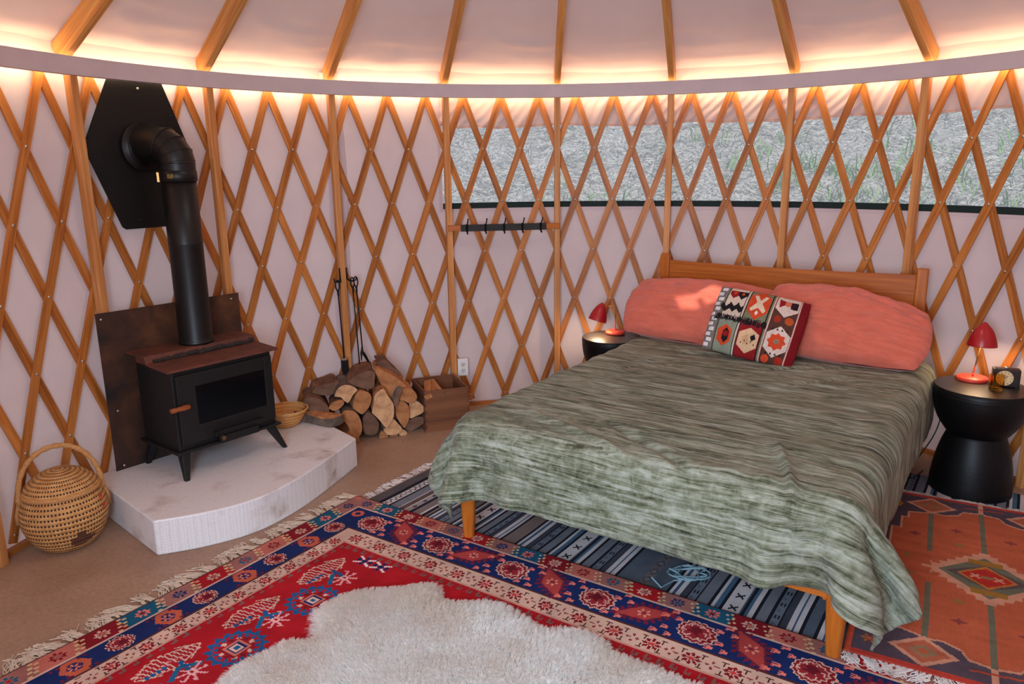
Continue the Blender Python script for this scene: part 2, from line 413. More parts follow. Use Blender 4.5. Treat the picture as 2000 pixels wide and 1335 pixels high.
for k0 in np.arange(-13.5, 17.5, 1.0): link('slat', slat_mesh(k0, -1, 2.4875), W_SLAT, lat)
front = {}
for k0 in np.arange(-17.5, 13.5, 1.0):
    front[k0] = link('slat', slat_mesh(k0, 1, 2.4745), W_SLAT, lat)
def cap_mesh(c, nrm, r=.0075, h=.004):
    mb = MB(); q = nrm.to_track_quat('Z', 'Y').to_matrix().to_4x4()
    mb.lathe([(r, -.002), (r, 0), (r*.75, h*.7), (r*.3, h)], 12, c, 0, True, True, q); return mb
allb = []
for k0, s_o in front.items():
    for r in range(-1, 6):
        k = k0+.5*(5-r); c = cyl(k, rowz(r), 2.4745); nrm = -Vector((c.x, c.y, 0)).normalized()
        d = c-CAM; zc_ = d.dot(_F); inv = abs(d.dot(_R)/zc_*_f) < 1010 and abs(d.dot(_U)/zc_*_f) < 675 and r >= 0
        allb.append((0 if inv else 1, d.length, c, nrm, s_o))
allb.sort(key=lambda q: q[:2])
for q in allb[:96]: cap_mesh(q[2], q[3]).build('bolt', M_CHROME, q[4], True)
mb = MB()
for q in allb[96:]:
    c_ = cap_mesh(q[2], q[3]); mb.add(c_.v, c_.f)
o = mb.build('bolt', M_CHROME, lat, True); o['kind'] = 'stuff'

# ------------------------------------------------------------------ wall studs and rafters
STUD = {-15: 'wooden wall stud whose dark foot stands at far left beside the lidded wicker basket',
        -12: 'wooden wall stud left of the black hexagonal plate, running down behind the rusty board',
        -9: 'wooden wall stud just right of the black stovepipe, running down behind the rusty board',
        -6: 'wooden wall stud with the iron fireplace tools hanging on it',
        -3: 'wooden wall stud carrying the left end of the coat rack, white outlet at its foot',
        0: 'wooden wall stud carrying the right end of the coat rack',
        3: 'wooden wall stud rising behind the left post of the headboard',
        6: 'wooden wall stud rising behind the middle of the headboard',
        9: 'wooden wall stud rising behind the right post of the headboard',
        12: 'pale wooden wall stud, only its foot visible right of the black drum table'}
RAFT = {-12: 'leftmost roof rafter, meeting the pale ring above the left side of the black plate',
        -9: 'roof rafter meeting the pale ring above the black stovepipe, second from left',
        -6: 'roof rafter meeting the pale ring above the stud with the fireplace tools',
        -3: 'roof rafter meeting the pale ring above the left end of the coat rack',
        0: 'roof rafter meeting the pale ring above the right end of the coat rack',
        3: 'roof rafter meeting the pale ring above the left post of the headboard',
        6: 'roof rafter meeting the pale ring above the middle of the headboard',
        9: 'rightmost roof rafter, meeting the pale ring above the right post of the headboard'}
for k, lb in STUD.items():
    mb = MB(); kk = k+0
    mb.box((0, 0, 1.015), (.038, .044, 2.03))
    o = bev(mb.build('wall_stud', W_STUD), .003); a = kk*DA
    c = cyl(kk, 0, 2.447); o.location = (c.x, c.y, 0.0); o.rotation_euler = (0, 0, -a)
    tag(o, lb, 'stud', 'upright studs around the lattice wall')
for k, lb in RAFT.items():
    L_ = (2.475-.4)*math.hypot(1, SL)
    mb = MB(); mb.box((L_/2, 0, .045), (L_, .038, .09)); o = bev(mb.build('roof_rafter', W_RAFT), .003)
    c = cyl(k, 2.092-SL*.035, 2.475); o.location = c
    a = k*DA; th = math.atan(SL)
    ux = Vector((-math.sin(a)*math.cos(th), -math.cos(a)*math.cos(th), math.sin(th))); uy = Vector((math.cos(a), -math.sin(a), 0)); uz = ux.cross(uy)
    if uz.z < 0: uy = -uy; uz = ux.cross(uy)
    o.rotation_euler = Matrix((ux, uy, uz)).transposed().to_euler()
    tag(o, lb, 'rafter', 'roof rafters fanning up from the ring')

# ring board and the light strip behind it
mb = MB(); mb.lathe([(2.385, 2.008), (2.421, 2.008), (2.421, 2.086), (2.385, 2.086), (2.385, 2.008)], 176, cap0=False, cap1=False)
tag(mb.build('ring_board', M_RING, None, True), 'long pale curved board ringing the top of the wall below the rafters', 'ring board')
o = bpy.data.objects['ring_board']; o.data.polygons.foreach_set('use_smooth', [False]*len(o.data.polygons))
strip = MB()
for kb in range(-33, 33, 3):   # one length between each pair of rafters
    a0, a1 = (kb+.10)*DA, (kb+2.90)*DA; V = []; F = []
    if kb >= 27: a1 = min(a1, 2*PI-33*DA-.10*DA)
    for q in range(9):
        a = a0+(a1-a0)*q/8
        for r_q, z_q in ((2.424, 2.034), (2.429, 2.034), (2.429, 2.081), (2.424, 2.081)): V.append((r_q*math.sin(a), r_q*math.cos(a), z_q))
    F = [(q*4+c, q*4+(c+1) % 4, (q+1)*4+(c+1) % 4, (q+1)*4+c) for q in range(8) for c in range(4)]+[(3, 2, 1, 0), (32, 33, 34, 35)]
    strip.add(V, F)
M_LED = emit('warm_light_strip', (1.0, .79, .47), 17)
tag(strip.build('light_strip', M_LED), 'warm glowing light strip hidden behind the pale ring board', 'light strip')
# ------------------------------------------------------------------ hearth platform
m, t, b = nt('white_penny_tile')
tc = node(t, 'ShaderNodeTexCoord'); vo = node(t, 'ShaderNodeTexVoronoi', feature='DISTANCE_TO_EDGE'); vo.inputs['Scale'].default_value = 80; vo.inputs['Randomness'].default_value = .25
t.links.new(tc.outputs['Object'], vo.inputs['Vector'])
rp = node(t, 'ShaderNodeValToRGB'); rp.color_ramp.elements[0].position = .05; rp.color_ramp.elements[0].color = (*lin((220, 215, 213)), 1)
rp.color_ramp.elements[1].position = .13; rp.color_ramp.elements[1].color = (*lin((232, 228, 228)), 1)
t.links.new(vo.outputs['Distance'], rp.inputs[0])
r2, n2, _ = noise_col(t, 5, [(130, 108, 98), (226, 216, 210), (255, 255, 255)], (1, 1, 1), 6, lo=.24, hi=.46)
mx = node(t, 'ShaderNodeMix', data_type='RGBA', blend_type='MULTIPLY'); mx.inputs[0].default_value = .8
t.links.new(rp.outputs[0], mx.inputs[6]); t.links.new(r2.outputs[0], mx.inputs[7]); t.links.new(mx.outputs[2], b.inputs['Base Color'])
b.inputs['Roughness'].default_value = .45; bump(t, b, rp.outputs[0], .25, .004)
front_pts = [(-1.809, .375), (-1.62, .455), (-1.45, .585), (-1.33, .79), (-1.24, 1.05), (-1.156, 1.352)]
def crm(P, n):
    out = []
    for i in range(len(P)-1):
        a, b_, c, d = P[max(i-1, 0)], P[i], P[i+1], P[min(i+2, len(P)-1)]
        for j in range(n):
            s = j/n
            out.append(tuple(.5*(2*b_[q]+(c[q]-a[q])*s+(2*a[q]-5*b_[q]+4*c[q]-d[q])*s*s+(3*b_[q]-a[q]-3*c[q]+d[q])*s**3) for q in range(len(b_))))
    out.append(tuple(P[-1])); return out
poly = crm(front_pts, 8)
k_a = math.atan2(-1.60, 1.86); k_b = math.atan2(-2.29, .83)
poly += [(2.466*math.sin(k_a+(k_b-k_a)*i/16), 2.466*math.cos(k_a+(k_b-k_a)*i/16)) for i in range(17)]
mb = MB(); mb.prism(poly, lambda x, y: (x, y, 0), lambda x, y: (x, y, .16))
tag(bev(mb.build('hearth_platform', m), .006), 'low white tiled hearth platform with a curved front edge, under the stove', 'hearth')

# ------------------------------------------------------------------ stove
SO = (-1.867, .804); SA = math.radians(52.1)
st = thing('wood_stove', 'black steel wood stove with a glass door and rusty step top', 'stove', (SO[0], SO[1], .16), SA)
mb = MB(); mb.box2((.0, .0, .14), (.53, .33, .53)); mb.box2((-.02, -.02, .128), (.55, .345, .142))
bev(mb.build('body', M_STOVE, st), .004)
mb = MB(); mb.prism([(-.030, .53), (-.030, .542), (.16, .552), (.175, .584), (.36, .584), (.36, .573), (.18, .573), (.168, .540)][::-1], lambda y, z: (-.03, y+.0, z), lambda y, z: (.56, y, z))
mb.box2((.0, .17, .528), (.53, .33, .574))
o = bev(mb.build('cooktop', M_RUST, st), .003)
mb = MB(); rv = random.Random(3)
pts = [(i*.013-.0, .150+rv.uniform(-.006, .006), .560+rv.uniform(-.004, .006)) for i in range(42)]
mb.tube(pts, [.009+rv.uniform(-.003, .004) for _ in pts], 8); mb.build('weld_bead', mat('charred_bead', (52, 40, 36), .85, c2=(30, 24, 22), scale=90, bmp=.5), o, True)
door = MB()
for a, b_ in [((.012, -.018, .170), (.104, 0, .508)), ((.478, -.018, .170), (.522, 0, .508)), ((.104, -.018, .442), (.478, 0, .508)), ((.104, -.018, .170), (.478, 0, .252))]: door.box2(a, b_)
dr = bev(door.build('door', M_STOVE, st), .003)
m, t, b = nt('sooty_glass'); b.inputs['Base Color'].default_value = (.004, .004, .005, 1); b.inputs['Roughness'].default_value = .12
mb = MB(); mb.box2((.10, -.009, .25), (.482, -.004, .44)); mb.build('glass', m, dr)
mb = MB(); mb.tube([(.02, -.022, .365), (-.0, -.055, .365)], .007, 8); mb.build('latch', M_IRON, dr, True)
mb = MB(); pr_ = [(.006, 0), (.012, .004), (.0135, .03), (.011, .06), (.0125, .088), (.009, .095)]
mb.lathe([(r, z) for r, z in pr_], 14, (0, 0, 0), mtx=Matrix.Rotation(math.radians(-90), 4, 'Y'))
o = mb.build('handle', wood('stove_handle_wood', [(176, 96, 50), (130, 64, 34)], 'x', .4), dr, True); o.location = (.045, -.058, .365); o['label'] = 'turned wooden handle'
mb = MB(); mb.box2((.17, -.035, .172), (.43, -.012, .198)); mb.box2((.165, -.05, .196), (.435, -.012, .202)); mb.box2((.19, -.045, .135), (.40, -.02, .172)); bev(mb.build('ash_lip', M_STOVE, st), .003)
mb = MB(); mb.lathe([(.005, 0), (.012, .003), (.012, .03), (.008, .034)], 12, mtx=Matrix.Rotation(math.radians(90), 4, 'X')); o = mb.build('knob', mat('bronze', (96, 70, 50), .5, .6), st, True); o.location = (.195, -.04, .168)
for x, y, sx, sy in [(.03, .02, -1, -1), (.50, .02, 1, -1), (.03, .30, -1, 1), (.50, .30, 1, 1)]:
    mb = MB(); dx = .02*sx if sx < 0 else .045; dy = .045*sy
    w0, w1 = .046, .022
    v = []
    for (cx, cy, cz, w_) in ((x, y, .13, w0), (x+dx*1.2, y+dy, 0, w1)):
        v += [(cx-w_/2, cy-w_/2, cz), (cx+w_/2, cy-w_/2, cz), (cx+w_/2, cy+w_/2, cz), (cx-w_/2, cy+w_/2, cz)]
    mb.add(v, [(0, 1, 2, 3), (4, 7, 6, 5), (0, 4, 5, 1), (1, 5, 6, 2), (2, 6, 7, 3), (3, 7, 4, 0)])
    bev(mb.build('leg', M_STOVE, st), .003)

# stovepipe
PX, PY = -1.897, 1.186
pp = thing('stovepipe', 'black stovepipe rising from the stove and elbowing into the wall plate', 'stovepipe', (PX, PY, .742))
mb = MB(); mb.lathe([(.084, .0), (.086, .012), (.082, .02), (.080, .03), (.080, .50), (.0815, .505), (.080, .51), (.080, .845), ], 40)
mb.build('pipe', M_PIPE, pp, True)
mb = MB(); mb.lathe([(.082, .80), (.086, .802), (.086, .85), (.082, .852)], 40); cl = mb.build('collar', M_PIPE, pp, True)
mb = MB(); mb.box((-.082, -.035, .822), (.012, .018, .045), .4); mb.build('clamp', mat('brass_clamp', (170, 120, 70), .35, .9), cl)
mb = MB(); mb.box((.0, -.0865, .826), (.03, .003, .02)); mb.build('maker_tag', mat('worn_tag', (150, 122, 60), .5, .5, c2=(60, 48, 28), scale=120), cl)
dv = Vector((-.155, .045, 0)).normalized()
pts = [Vector((0, 0, .84)), Vector((0, 0, .885))]
nseg = 4
for i in range(nseg+1):
    a = (i/nseg)*PI/2; pts.append(Vector((0, 0, .885))+dv*(.095*(1-math.cos(a)))+Vector((0, 0, .095*math.sin(a))))
pts.append(pts[-1]+dv*.09)
mb = MB()
for i in range(len(pts)-1):
    pass
mb.tube(pts, [.083, .083, .084, .083, .082, .082, .082, .082], 36); e = mb.build('elbow', M_PIPE, pp)
me = e.modifiers.new('b', 'BEVEL'); me.width = .004; me.segments = 2; me.limit_method = 'ANGLE'; me.angle_limit = .25
for p_ in e.data.polygons: p_.use_smooth = True
es = e.modifiers.new('es', 'EDGE_SPLIT'); es.split_angle = .3
mb = MB()
for i in (1, 2, 3, 4, 5):
    dd_ = (pts[i+1]-pts[i-1]).normalized(); q = dd_.to_track_quat('Z', 'Y').to_matrix().to_4x4()
    mb.lathe([(.0825, -.0022), (.0862, -.001), (.0862, .001), (.0825, .0022)], 36, pts[i], mtx=q, cap0=False, cap1=False)
mb.build('seam_rings', M_PIPE, e, True)
# wall plate
TA = -10.4*DA; N_ = Vector((math.sin(TA), math.cos(TA), 0)); T_ = Vector((N_.y, -N_.x, 0))
po = [(-.192, 2.03), (.072, 2.03), (.196, 1.70), (.190, 1.645), (.03, 1.327), (.012, 1.318), (-.195, 1.318), (-.212, 1.33), (-.345, 1.69), (-.346, 1.715)]
mb = MB(); f0 = lambda a, z: N_*2.444+T_*a+Vector((0, 0, z-1.7)); f1 = lambda a, z: N_*2.440+T_*a+Vector((0, 0, z-1.7))
pl = thing('wall_plate', 'black hexagonal metal plate on the lattice where the stovepipe exits', 'wall plate', (0, 0, 1.7))
mb.prism(po, f0, f1); mb.build('plate', M_IRON, pl)
mb = MB(); q = N_.to_track_quat('Z', 'Y').to_matrix().to_4x4(); mb.lathe([(.118, -.006), (.118, .012), (.098, .022), (.09, .022), (.09, -.006)], 40, N_*2.42+T_*(-.060)+Vector((0, 0, .005)), mtx=q); mb.build('collar', M_PIPE, pl, True)
for a, z in [(-.30, 1.66), (.15, 1.70), (-.12, 1.36), (-.05, 1.98), (-.245, 1.57), (.11, 1.86)]:
    cap_mesh(N_*2.44+T_*a+Vector((0, 0, z-1.7)), -N_, .007, .004).build('screw', M_CHROME if z > 1.9 else M_PIPE, pl, True)

# steel board behind stove
sx_, sy_ = Vector((.614, .789, 0)), Vector((-.789, .614, 0))
hb = thing('heat_shield_board', 'rusty dark steel board standing upright behind the wood stove', 'heat shield', (-2.226, .935, .16), SA)
m, t, b = nt('rusted_sheet')
r1, n1, _ = noise_col(t, 3.2, [(30, 24, 22), (58, 36, 26), (84, 50, 30), (112, 68, 38)], (1, 1, 1.2), 7, lo=.35, hi=.72, dist=.5)
t.links.new(r1.outputs[0], b.inputs['Base Color']); b.inputs['Roughness'].default_value = .6; b.inputs['Metallic'].default_value = .25; bump(t, b, n1.outputs[0], .15, .003)
mb = MB(); mb.box2((-.025, 0, .0), (.725, .004, .785)); bev(mb.build('sheet', m, hb), .001)
for x, z in [(.0, .755), (.68, .757), (.02, .30), (.015, .02)]: cap_mesh(Vector((x, 0, z)), Vector((0, -1, 0)), .006, .003).build('screw', M_CHROME, hb, True)

# ------------------------------------------------------------------ lidded wicker basket
m, t, b = nt('wicker_coil')
tc = node(t, 'ShaderNodeTexCoord'); sp = node(t, 'ShaderNodeSeparateXYZ'); t.links.new(tc.outputs['UV'], sp.inputs[0])
def wave_uv(t, sp, fu, fv, stagger=True):
    mu = node(t, 'ShaderNodeMath', operation='MULTIPLY'); t.links.new(sp.outputs[0], mu.inputs[0]); mu.inputs[1].default_value = fu
    mv = node(t, 'ShaderNodeMath', operation='MULTIPLY'); t.links.new(sp.outputs[1], mv.inputs[0]); mv.inputs[1].default_value = fv
    su = node(t, 'ShaderNodeMath', operation='PINGPONG'); t.links.new(mu.outputs[0], su.inputs[0]); su.inputs[1].default_value = .5
    sv = node(t, 'ShaderNodeMath', operation='PINGPONG'); t.links.new(mv.outputs[0], sv.inputs[0]); sv.inputs[1].default_value = .5
    return su, sv
su, sv = wave_uv(t, sp, 74, 18)
def gt(t, a, v):
    n_ = node(t, 'ShaderNodeMath', operation='GREATER_THAN'); t.links.new(a.outputs[0], n_.inputs[0]); n_.inputs[1].default_value = v; return n_
g1 = gt(t, su, .24); g2 = gt(t, sv, .30)
mm = node(t, 'ShaderNodeMath', operation='MULTIPLY'); t.links.new(g1.outputs[0], mm.inputs[0]); t.links.new(g2.outputs[0], mm.inputs[1])
r1, n1, _ = noise_col(t, 30, [(176, 116, 62), (206, 150, 88), (222, 172, 110)], (1, 1, 3), 4)
mx = node(t, 'ShaderNodeMix', data_type='RGBA'); t.links.new(mm.outputs[0], mx.inputs[0]); t.links.new(r1.outputs[0], mx.inputs[6]); mx.inputs[7].default_value = (*lin((58, 30, 16)), 1)
t.links.new(mx.outputs[2], b.inputs['Base Color']); b.inputs['Roughness'].default_value = .75
sb = node(t, 'ShaderNodeMath', operation='SUBTRACT'); t.links.new(sv.outputs[0], sb.inputs[1]); sb.inputs[0].default_value = .5
s2 = node(t, 'ShaderNodeMath', operation='SUBTRACT'); t.links.new(sb.outputs[0], s2.inputs[0]); t.links.new(mm.outputs[0], s2.inputs[1])
bump(t, b, s2.outputs[0], .8, .012); M_WICK = m
def lathe_uv(name, prof, seg, mats, parent, v0=0, v1=1):
    P = np.array(prof); d = np.concatenate([[0], np.cumsum(np.hypot(*np.diff(P, axis=0).T))]); d /= d[-1]
    th = np.linspace(0, 2*PI, seg+1); V = np.zeros((seg+1, len(P), 3)); UV = np.zeros((seg+1, len(P), 2))
    for i, a in enumerate(th):
        V[i, :, 0] = P[:, 0]*math.cos(a); V[i, :, 1] = P[:, 0]*math.sin(a); V[i, :, 2] = P[:, 1]; UV[i, :, 0] = i/seg; UV[i, :, 1] = v0+(v1-v0)*d
    return grid_mesh(name, V, mats, parent, True, uv=UV)
BX, BY = -2.25, .49
bk = thing('lidded_basket', 'round lidded wicker basket with a tall arched handle, on the floor', 'basket', (BX, BY, 0), .2)
pb = [(.002, .004), (.06, 0), (.095, .006), (.128, .035), (.154, .08), (.169, .13), (.172, .17), (.165, .21), (.150, .245), (.132, .268), (.126, .275)]
pb = crm(pb, 3)
body = lathe_uv('body', pb, 72, M_WICK, bk)
pl_ = crm([(.138, .262), (.146, .270), (.141, .286), (.118, .312), (.085, .335), (.045, .350), (.002, .354)], 3)
lid = lathe_uv('lid', pl_, 72, M_WICK, bk, 0, .55)
M_WICKP = mat('wicker_plain', (214, 160, 98), .7, c2=(176, 118, 64), scale=70, mapping=(1, 1, 4), bmp=.5)
mb = MB(); pts = []; rad = []
for i in range(41):
    a = PI*i/40; pts.append((-.158*math.cos(a), .02*math.sin(a), .225+.225*math.sin(a)**.85)); rad.append(.011+.0018*math.sin(i*1.9))
o = mb.tube(pts, rad, 10).build('handle', M_WICKP, bk, True); o.rotation_euler = (0, 0, .45)
for s_ in (-1, 1):
    mb = MB(); mb.tube([(s_*.158, 0, .235), (s_*.173, 0, .18), (s_*.175, 0, .14)], [.010, .009, .006], 8); q = mb.build('handle_tie', M_WICKP, bk, True); q.rotation_euler = (0, 0, .45)
mb = MB(); mb.lathe([(.138, .254), (.154, .258), (.156, .266), (.150, .273), (.138, .275)], 60); mb.build('rim', M_WICKP, bk, True)
# dark woven patch and red marks (raised stitches on the body)
def on_body(a, z, off=.002):
    zs_ = [q[1] for q in pb]; r_ = np.interp(z, zs_, [q[0] for q in pb])+off
    return Vector((r_*math.cos(a), r_*math.sin(a), z))
def stitches(name, cells, a0, z0, da, dz, m_):
    mb = MB()
    for (i, j) in cells:
        a = a0+i*da; z = z0+j*dz
        mb.add([on_body(a-da*.5, z-dz*.42), on_body(a+da*.5, z-dz*.42), on_body(a+da*.5, z+dz*.42), on_body(a-da*.5, z+dz*.42), on_body(a, z, .006)], [(0, 1, 4), (1, 2, 4), (2, 3, 4), (3, 0, 4)])
    return mb.build(name, m_, body, True)
ang = math.atan2(CAM.y-BY, CAM.x-BX)-.2
cells = [(i, j) for j in range(6) for i in range(-3, 4) if not (j < 1 and abs(i) > 2) and not (j > 3 and abs(i) > 1)]+[(4, 1), (4, 2), (5, 2)]
stitches('dark_stitches', cells, ang+.30, .045, .075, .0125, mat('dark_raffia', (84, 44, 30), .8)).data
stitches('red_stitches', [(0, 0), (0, 1), (1, 1), (0, 3), (0, 4), (1, 4)], ang+1.0, .17, .07, .0135, mat('red_raffia', (196, 62, 30), .8))

# small coiled bowl on the platform
WB = thing('coiled_bowl', 'small coiled straw bowl holding paper, on the platform behind the stove', 'bowl', (-1.60, 1.575, .16))
m, t, b = nt('coil_straw')
tc = node(t, 'ShaderNodeTexCoord'); sp = node(t, 'ShaderNodeSeparateXYZ'); t.links.new(tc.outputs['UV'], sp.inputs[0]); su, sv = wave_uv(t, sp, 60, 16)
r1, n1, _ = noise_col(t, 12, [(120, 62, 26), (204, 138, 70), (214, 150, 82), (214, 150, 82)], (1, 1, 1), 2, lo=.3, hi=.6)
t.links.new(r1.outputs[0], b.inputs['Base Color']); b.inputs['Roughness'].default_value = .7; bump(t, b, sv.outputs[0], .9, .012)
pw = crm([(.002, 0), (.055, .0), (.085, .03), (.11, .07), (.124, .094), (.126, .099), (.120, .099), (.105, .07), (.08, .035), (.05, .012), (.002, .010)], 3)
lathe_uv('bowl', pw, 56, m, WB)
mb = MB(); mb.tube([(.123*math.cos(a), .123*math.sin(a), .099) for a in np.linspace(0, 2*PI, 49)], .006, 8, caps=False); mb.build('rim', mat('straw_rim', (224, 170, 108), .6, c2=(190, 128, 70), scale=60), WB, True)
pg = MB(); pg.box((-.02, -.035, .05), (.13, .09, .006), .5); pg.box((.0, -.03, .058), (.1, .08, .004), 1.0)
tag(bev(pg.build('folded_paper', mat('white_paper', (232, 226, 222), .8)), .001), 'folded white paper lying inside the small straw bowl', 'paper'); bpy.data.objects['folded_paper'].location = (-1.60, 1.575, .16)

# ------------------------------------------------------------------ firewood
def bark_mat(name, cols): 
    m, t, b = nt(name); r, nz, _ = noise_col(t, 14, cols, (1, .3, 1), 8, lo=.3, hi=.7, rough=.75, dist=.8)
    t.links.new(r.outputs[0], b.inputs['Base Color']); b.inputs['Roughness'].default_value = .95; bump(t, b, nz.outputs[0], .9, .012); return m
BARKS = [bark_mat('bark_brown', [(56, 34, 24), (118, 76, 50), (160, 110, 74)]), bark_mat('bark_grey', [(56, 44, 38), (100, 82, 70), (142, 120, 104)]), bark_mat('split_face', [(118, 68, 38), (186, 120, 70), (220, 158, 104)]), bark_mat('birch', [(60, 54, 50), (120, 112, 104), (196, 190, 180)])]
def end_mat(name, cols):
    m, t, b = nt(name); tc = node(t, 'ShaderNodeTexCoord'); wv = node(t, 'ShaderNodeTexWave', wave_type='RINGS', rings_direction='Y'); wv.inputs['Scale'].default_value = 22; wv.inputs['Distortion'].default_value = 2.5; wv.inputs['Detail'].default_value = 3
    mp = node(t, 'ShaderNodeMapping'); mp.inputs['Location'].default_value = (.05, 0, .06); t.links.new(tc.outputs['Object'], mp.inputs[0]); t.links.new(mp.outputs[0], wv.inputs['Vector'])
    r = node(t, 'ShaderNodeValToRGB'); e = r.color_ramp.elements; e[0].color = (*lin(cols[0]), 1); e[1].color = (*lin(cols[1]), 1); t.links.new(wv.outputs['Fac'], r.inputs[0])
    r2, n2, _ = noise_col(t, 16, [(140, 110, 96), (230, 216, 206), (255, 255, 255)], (1, 1, 1), 7)
    mx = node(t, 'ShaderNodeMix', data_type='RGBA', blend_type='MULTIPLY'); mx.inputs[0].default_value = .8
    t.links.new(r.outputs[0], mx.inputs[6]); t.links.new(r2.outputs[0], mx.inputs[7]); t.links.new(mx.outputs[2], b.inputs['Base Color']); b.inputs['Roughness'].default_value = .9; bump(t, b, n2.outputs[0], .3, .004); return m
ENDS = [end_mat('cut_wood_light', [(222, 172, 124), (230, 184, 138)]), end_mat('cut_wood_brown', [(190, 128, 80), (202, 140, 90)]), end_mat('cut_wood_dark', [(122, 90, 70), (134, 100, 80)])]
FP = Vector((-1.2, 1.8, 0)); FX = Vector((.9477, .3192, 0)); FN = Vector((-.3192, .9477, 0))
def zpt(zx, zy): # pile face: zoomed photo measurements turned into metres along the pile
    x = (zx-760)*.000548; z = .191-(zy-640)*.000577-(zx-760)*.0000629; return x, z
LOGS = [  # polygon, end material, bark material, push forward, length, label
 ([(450, 520), (480, 450), (540, 400), (620, 395), (700, 440), (650, 500), (595, 585), (545, 560), (520, 530)], 0, 1, .03, .28, 'pale quarter-round split log, upper left of the pile'),
 ([(600, 390), (700, 310), (840, 255), (905, 275), (900, 360), (880, 440), (800, 455), (700, 430)], 2, 0, -.01, .26, 'dark barked log on the upper left shoulder of the pile'),
 ([(825, 665), (850, 560), (870, 470), (960, 400), (1010, 480), (1065, 570), (1062, 690), (1020, 780), (968, 825), (900, 740)], 0, 2, .09, .36, 'large pale wedge-shaped split log in the middle of the pile'),
 ([(640, 650), (660, 540), (720, 460), (820, 480), (850, 540), (815, 640), (740, 715), (690, 690)], 1, 2, .02, .3, 'brown split log left of the large pale wedge'),
 ([(500, 740), (520, 660), (580, 640), (650, 660), (700, 730), (718, 830), (690, 920), (620, 950), (580, 870), (560, 800)], 1, 1, .07, .33, 'half-round log with an orange-brown face at the lower left of the pile'),
 ([(735, 760), (800, 680), (870, 740), (910, 800), (900, 890), (850, 938), (760, 930), (735, 860)], 2, 1, .03, .3, 'dark grey log low in the pile beside the half-round one'),
 ([(940, 855), (1010, 800), (1060, 740), (1110, 790), (1155, 850), (1110, 905), (1040, 918), (980, 910)], 0, 1, .07, .3, 'pale wedge log below the large middle one'),
 ([(1100, 590), (1150, 558), (1220, 580), (1258, 650), (1250, 760), (1195, 862), (1150, 820), (1100, 720)], 1, 1, .03, .3, 'brown-grey oval log right of the large pale wedge'),
 ([(1262, 600), (1310, 560), (1380, 590), (1440, 655), (1400, 710), (1330, 745), (1265, 768), (1250, 690)], 0, 1, .01, .28, 'pale wedge log touching the wooden crate'),
 ([(1160, 430), (1250, 415), (1320, 450), (1342, 510), (1310, 560), (1255, 580), (1200, 555), (1145, 540)], 1, 2, .05, .22, 'blunt brown log end near the top right of the pile'),
 ([(905, 260), (960, 238), (1080, 290), (1200, 370), (1250, 430), (1150, 440), (1110, 500), (1060, 560), (1020, 500), (950, 370)], 1, 2, .0, .3, 'broad rough split log across the top of the pile'),
 ([(1215, 850), (1260, 790), (1350, 755), (1440, 765), (1430, 820), (1350, 880), (1250, 930), (1200, 920)], 2, 1, .0, .28, 'grey barked log lying low beside the crate'),
 ([(900, 930), (930, 880), (985, 910), (1005, 960), (975, 1000), (910, 985)], 1, 1, .05, .2, 'small brown stick end at the bottom of the pile'),
 ([(1012, 940), (1060, 922), (1110, 920), (1090, 965), (1020, 990)], 1, 1, .05, .2, 'small tan stick end at the very bottom of the pile'),
 ([(1115, 890), (1160, 865), (1210, 895), (1200, 930), (1130, 935)], 0, 1, .05, .2, 'small pale block low in the pile, below the oval log'),
 ([(120, 570), (180, 520), (290, 540), (370, 610), (385, 680), (330, 705), (230, 680), (150, 640)], 2, 0, .04, .22, 'rough barked log lying on the far left of the pile'),
 ([(380, 640), (420, 580), (520, 545), (550, 580), (500, 640), (430, 670)], 1, 0, .04, .2, 'short split log between the far left one and the quarter-round'),
 ([(950, 215), (1010, 185), (1075, 190), (1120, 240), (1230, 330), (1130, 340), (1000, 260)], 2, 0, -.11, .16, 'dark barked log topping the pile at the back'),
 ([(225, 520), (280, 455), (400, 425), (520, 395), (500, 470), (440, 540), (330, 545)], 2, 0, -.05, .2, 'dark flat log lying behind the left end of the pile'),
 ([(1075, 540), (1120, 440), (1160, 405), (1180, 430), (1140, 510), (1110, 600), (1080, 600)], 2, 3, .075, .2, 'thin whitish-grey birch stick leaning beside the large pale wedge'),
]
for i, (P, e_, b_, fwd, ln, lb) in enumerate(LOGS):
    Q = [zpt(*q) for q in P]; cx = sum(q[0] for q in Q)/len(Q); cz = sum(q[1] for q in Q)/len(Q)
    # refine outline
    Q = [(q[0]-cx, q[1]-cz) for q in Q]; Q = crm(Q+[Q[0]], 3)[:-1]
    nq = len(Q); L_ = ln; ny = 9; V = []; mb = MB(); tw = rng.uniform(-.12, .12)
    for j in range(ny):
        y = L_*j/(ny-1); tp = 1-.10*rng.random()*(j/(ny-1)); ca, sa = math.cos(tw*j/ny), math.sin(tw*j/ny)
        for q in range(nq):
            x, z = Q[q]; rr = 1+.05*vnoise(q*.8+i*9, y*14+i, 5)*(j > 0); x, z = x*tp*rr, z*tp*rr; V.append((x*ca-z*sa, y, x*sa+z*ca))
    F = [(j*nq+a, j*nq+(a+1) % nq, (j+1)*nq+(a+1) % nq, (j+1)*nq+a) for j in range(ny-1) for a in range(nq)]
    mb.add(V, F, 1); k = len(mb.v)
    mb.f += [tuple(range(nq)), tuple((ny-1)*nq+a for a in range(nq))[::-1]]; mb.m += [0, 0]
    o = mb.build('split_log', [ENDS[e_], BARKS[b_]]); o.location = FP+FX*cx-FN*fwd+Vector((0, 0, cz+.004)); o.rotation_euler = (0, 0, math.atan2(FX.y, FX.x)+rng.uniform(-.08, .08))
    bev(o, .003, 2, .7); tag(o, lb, 'firewood', 'split firewood piled beside the hearth')
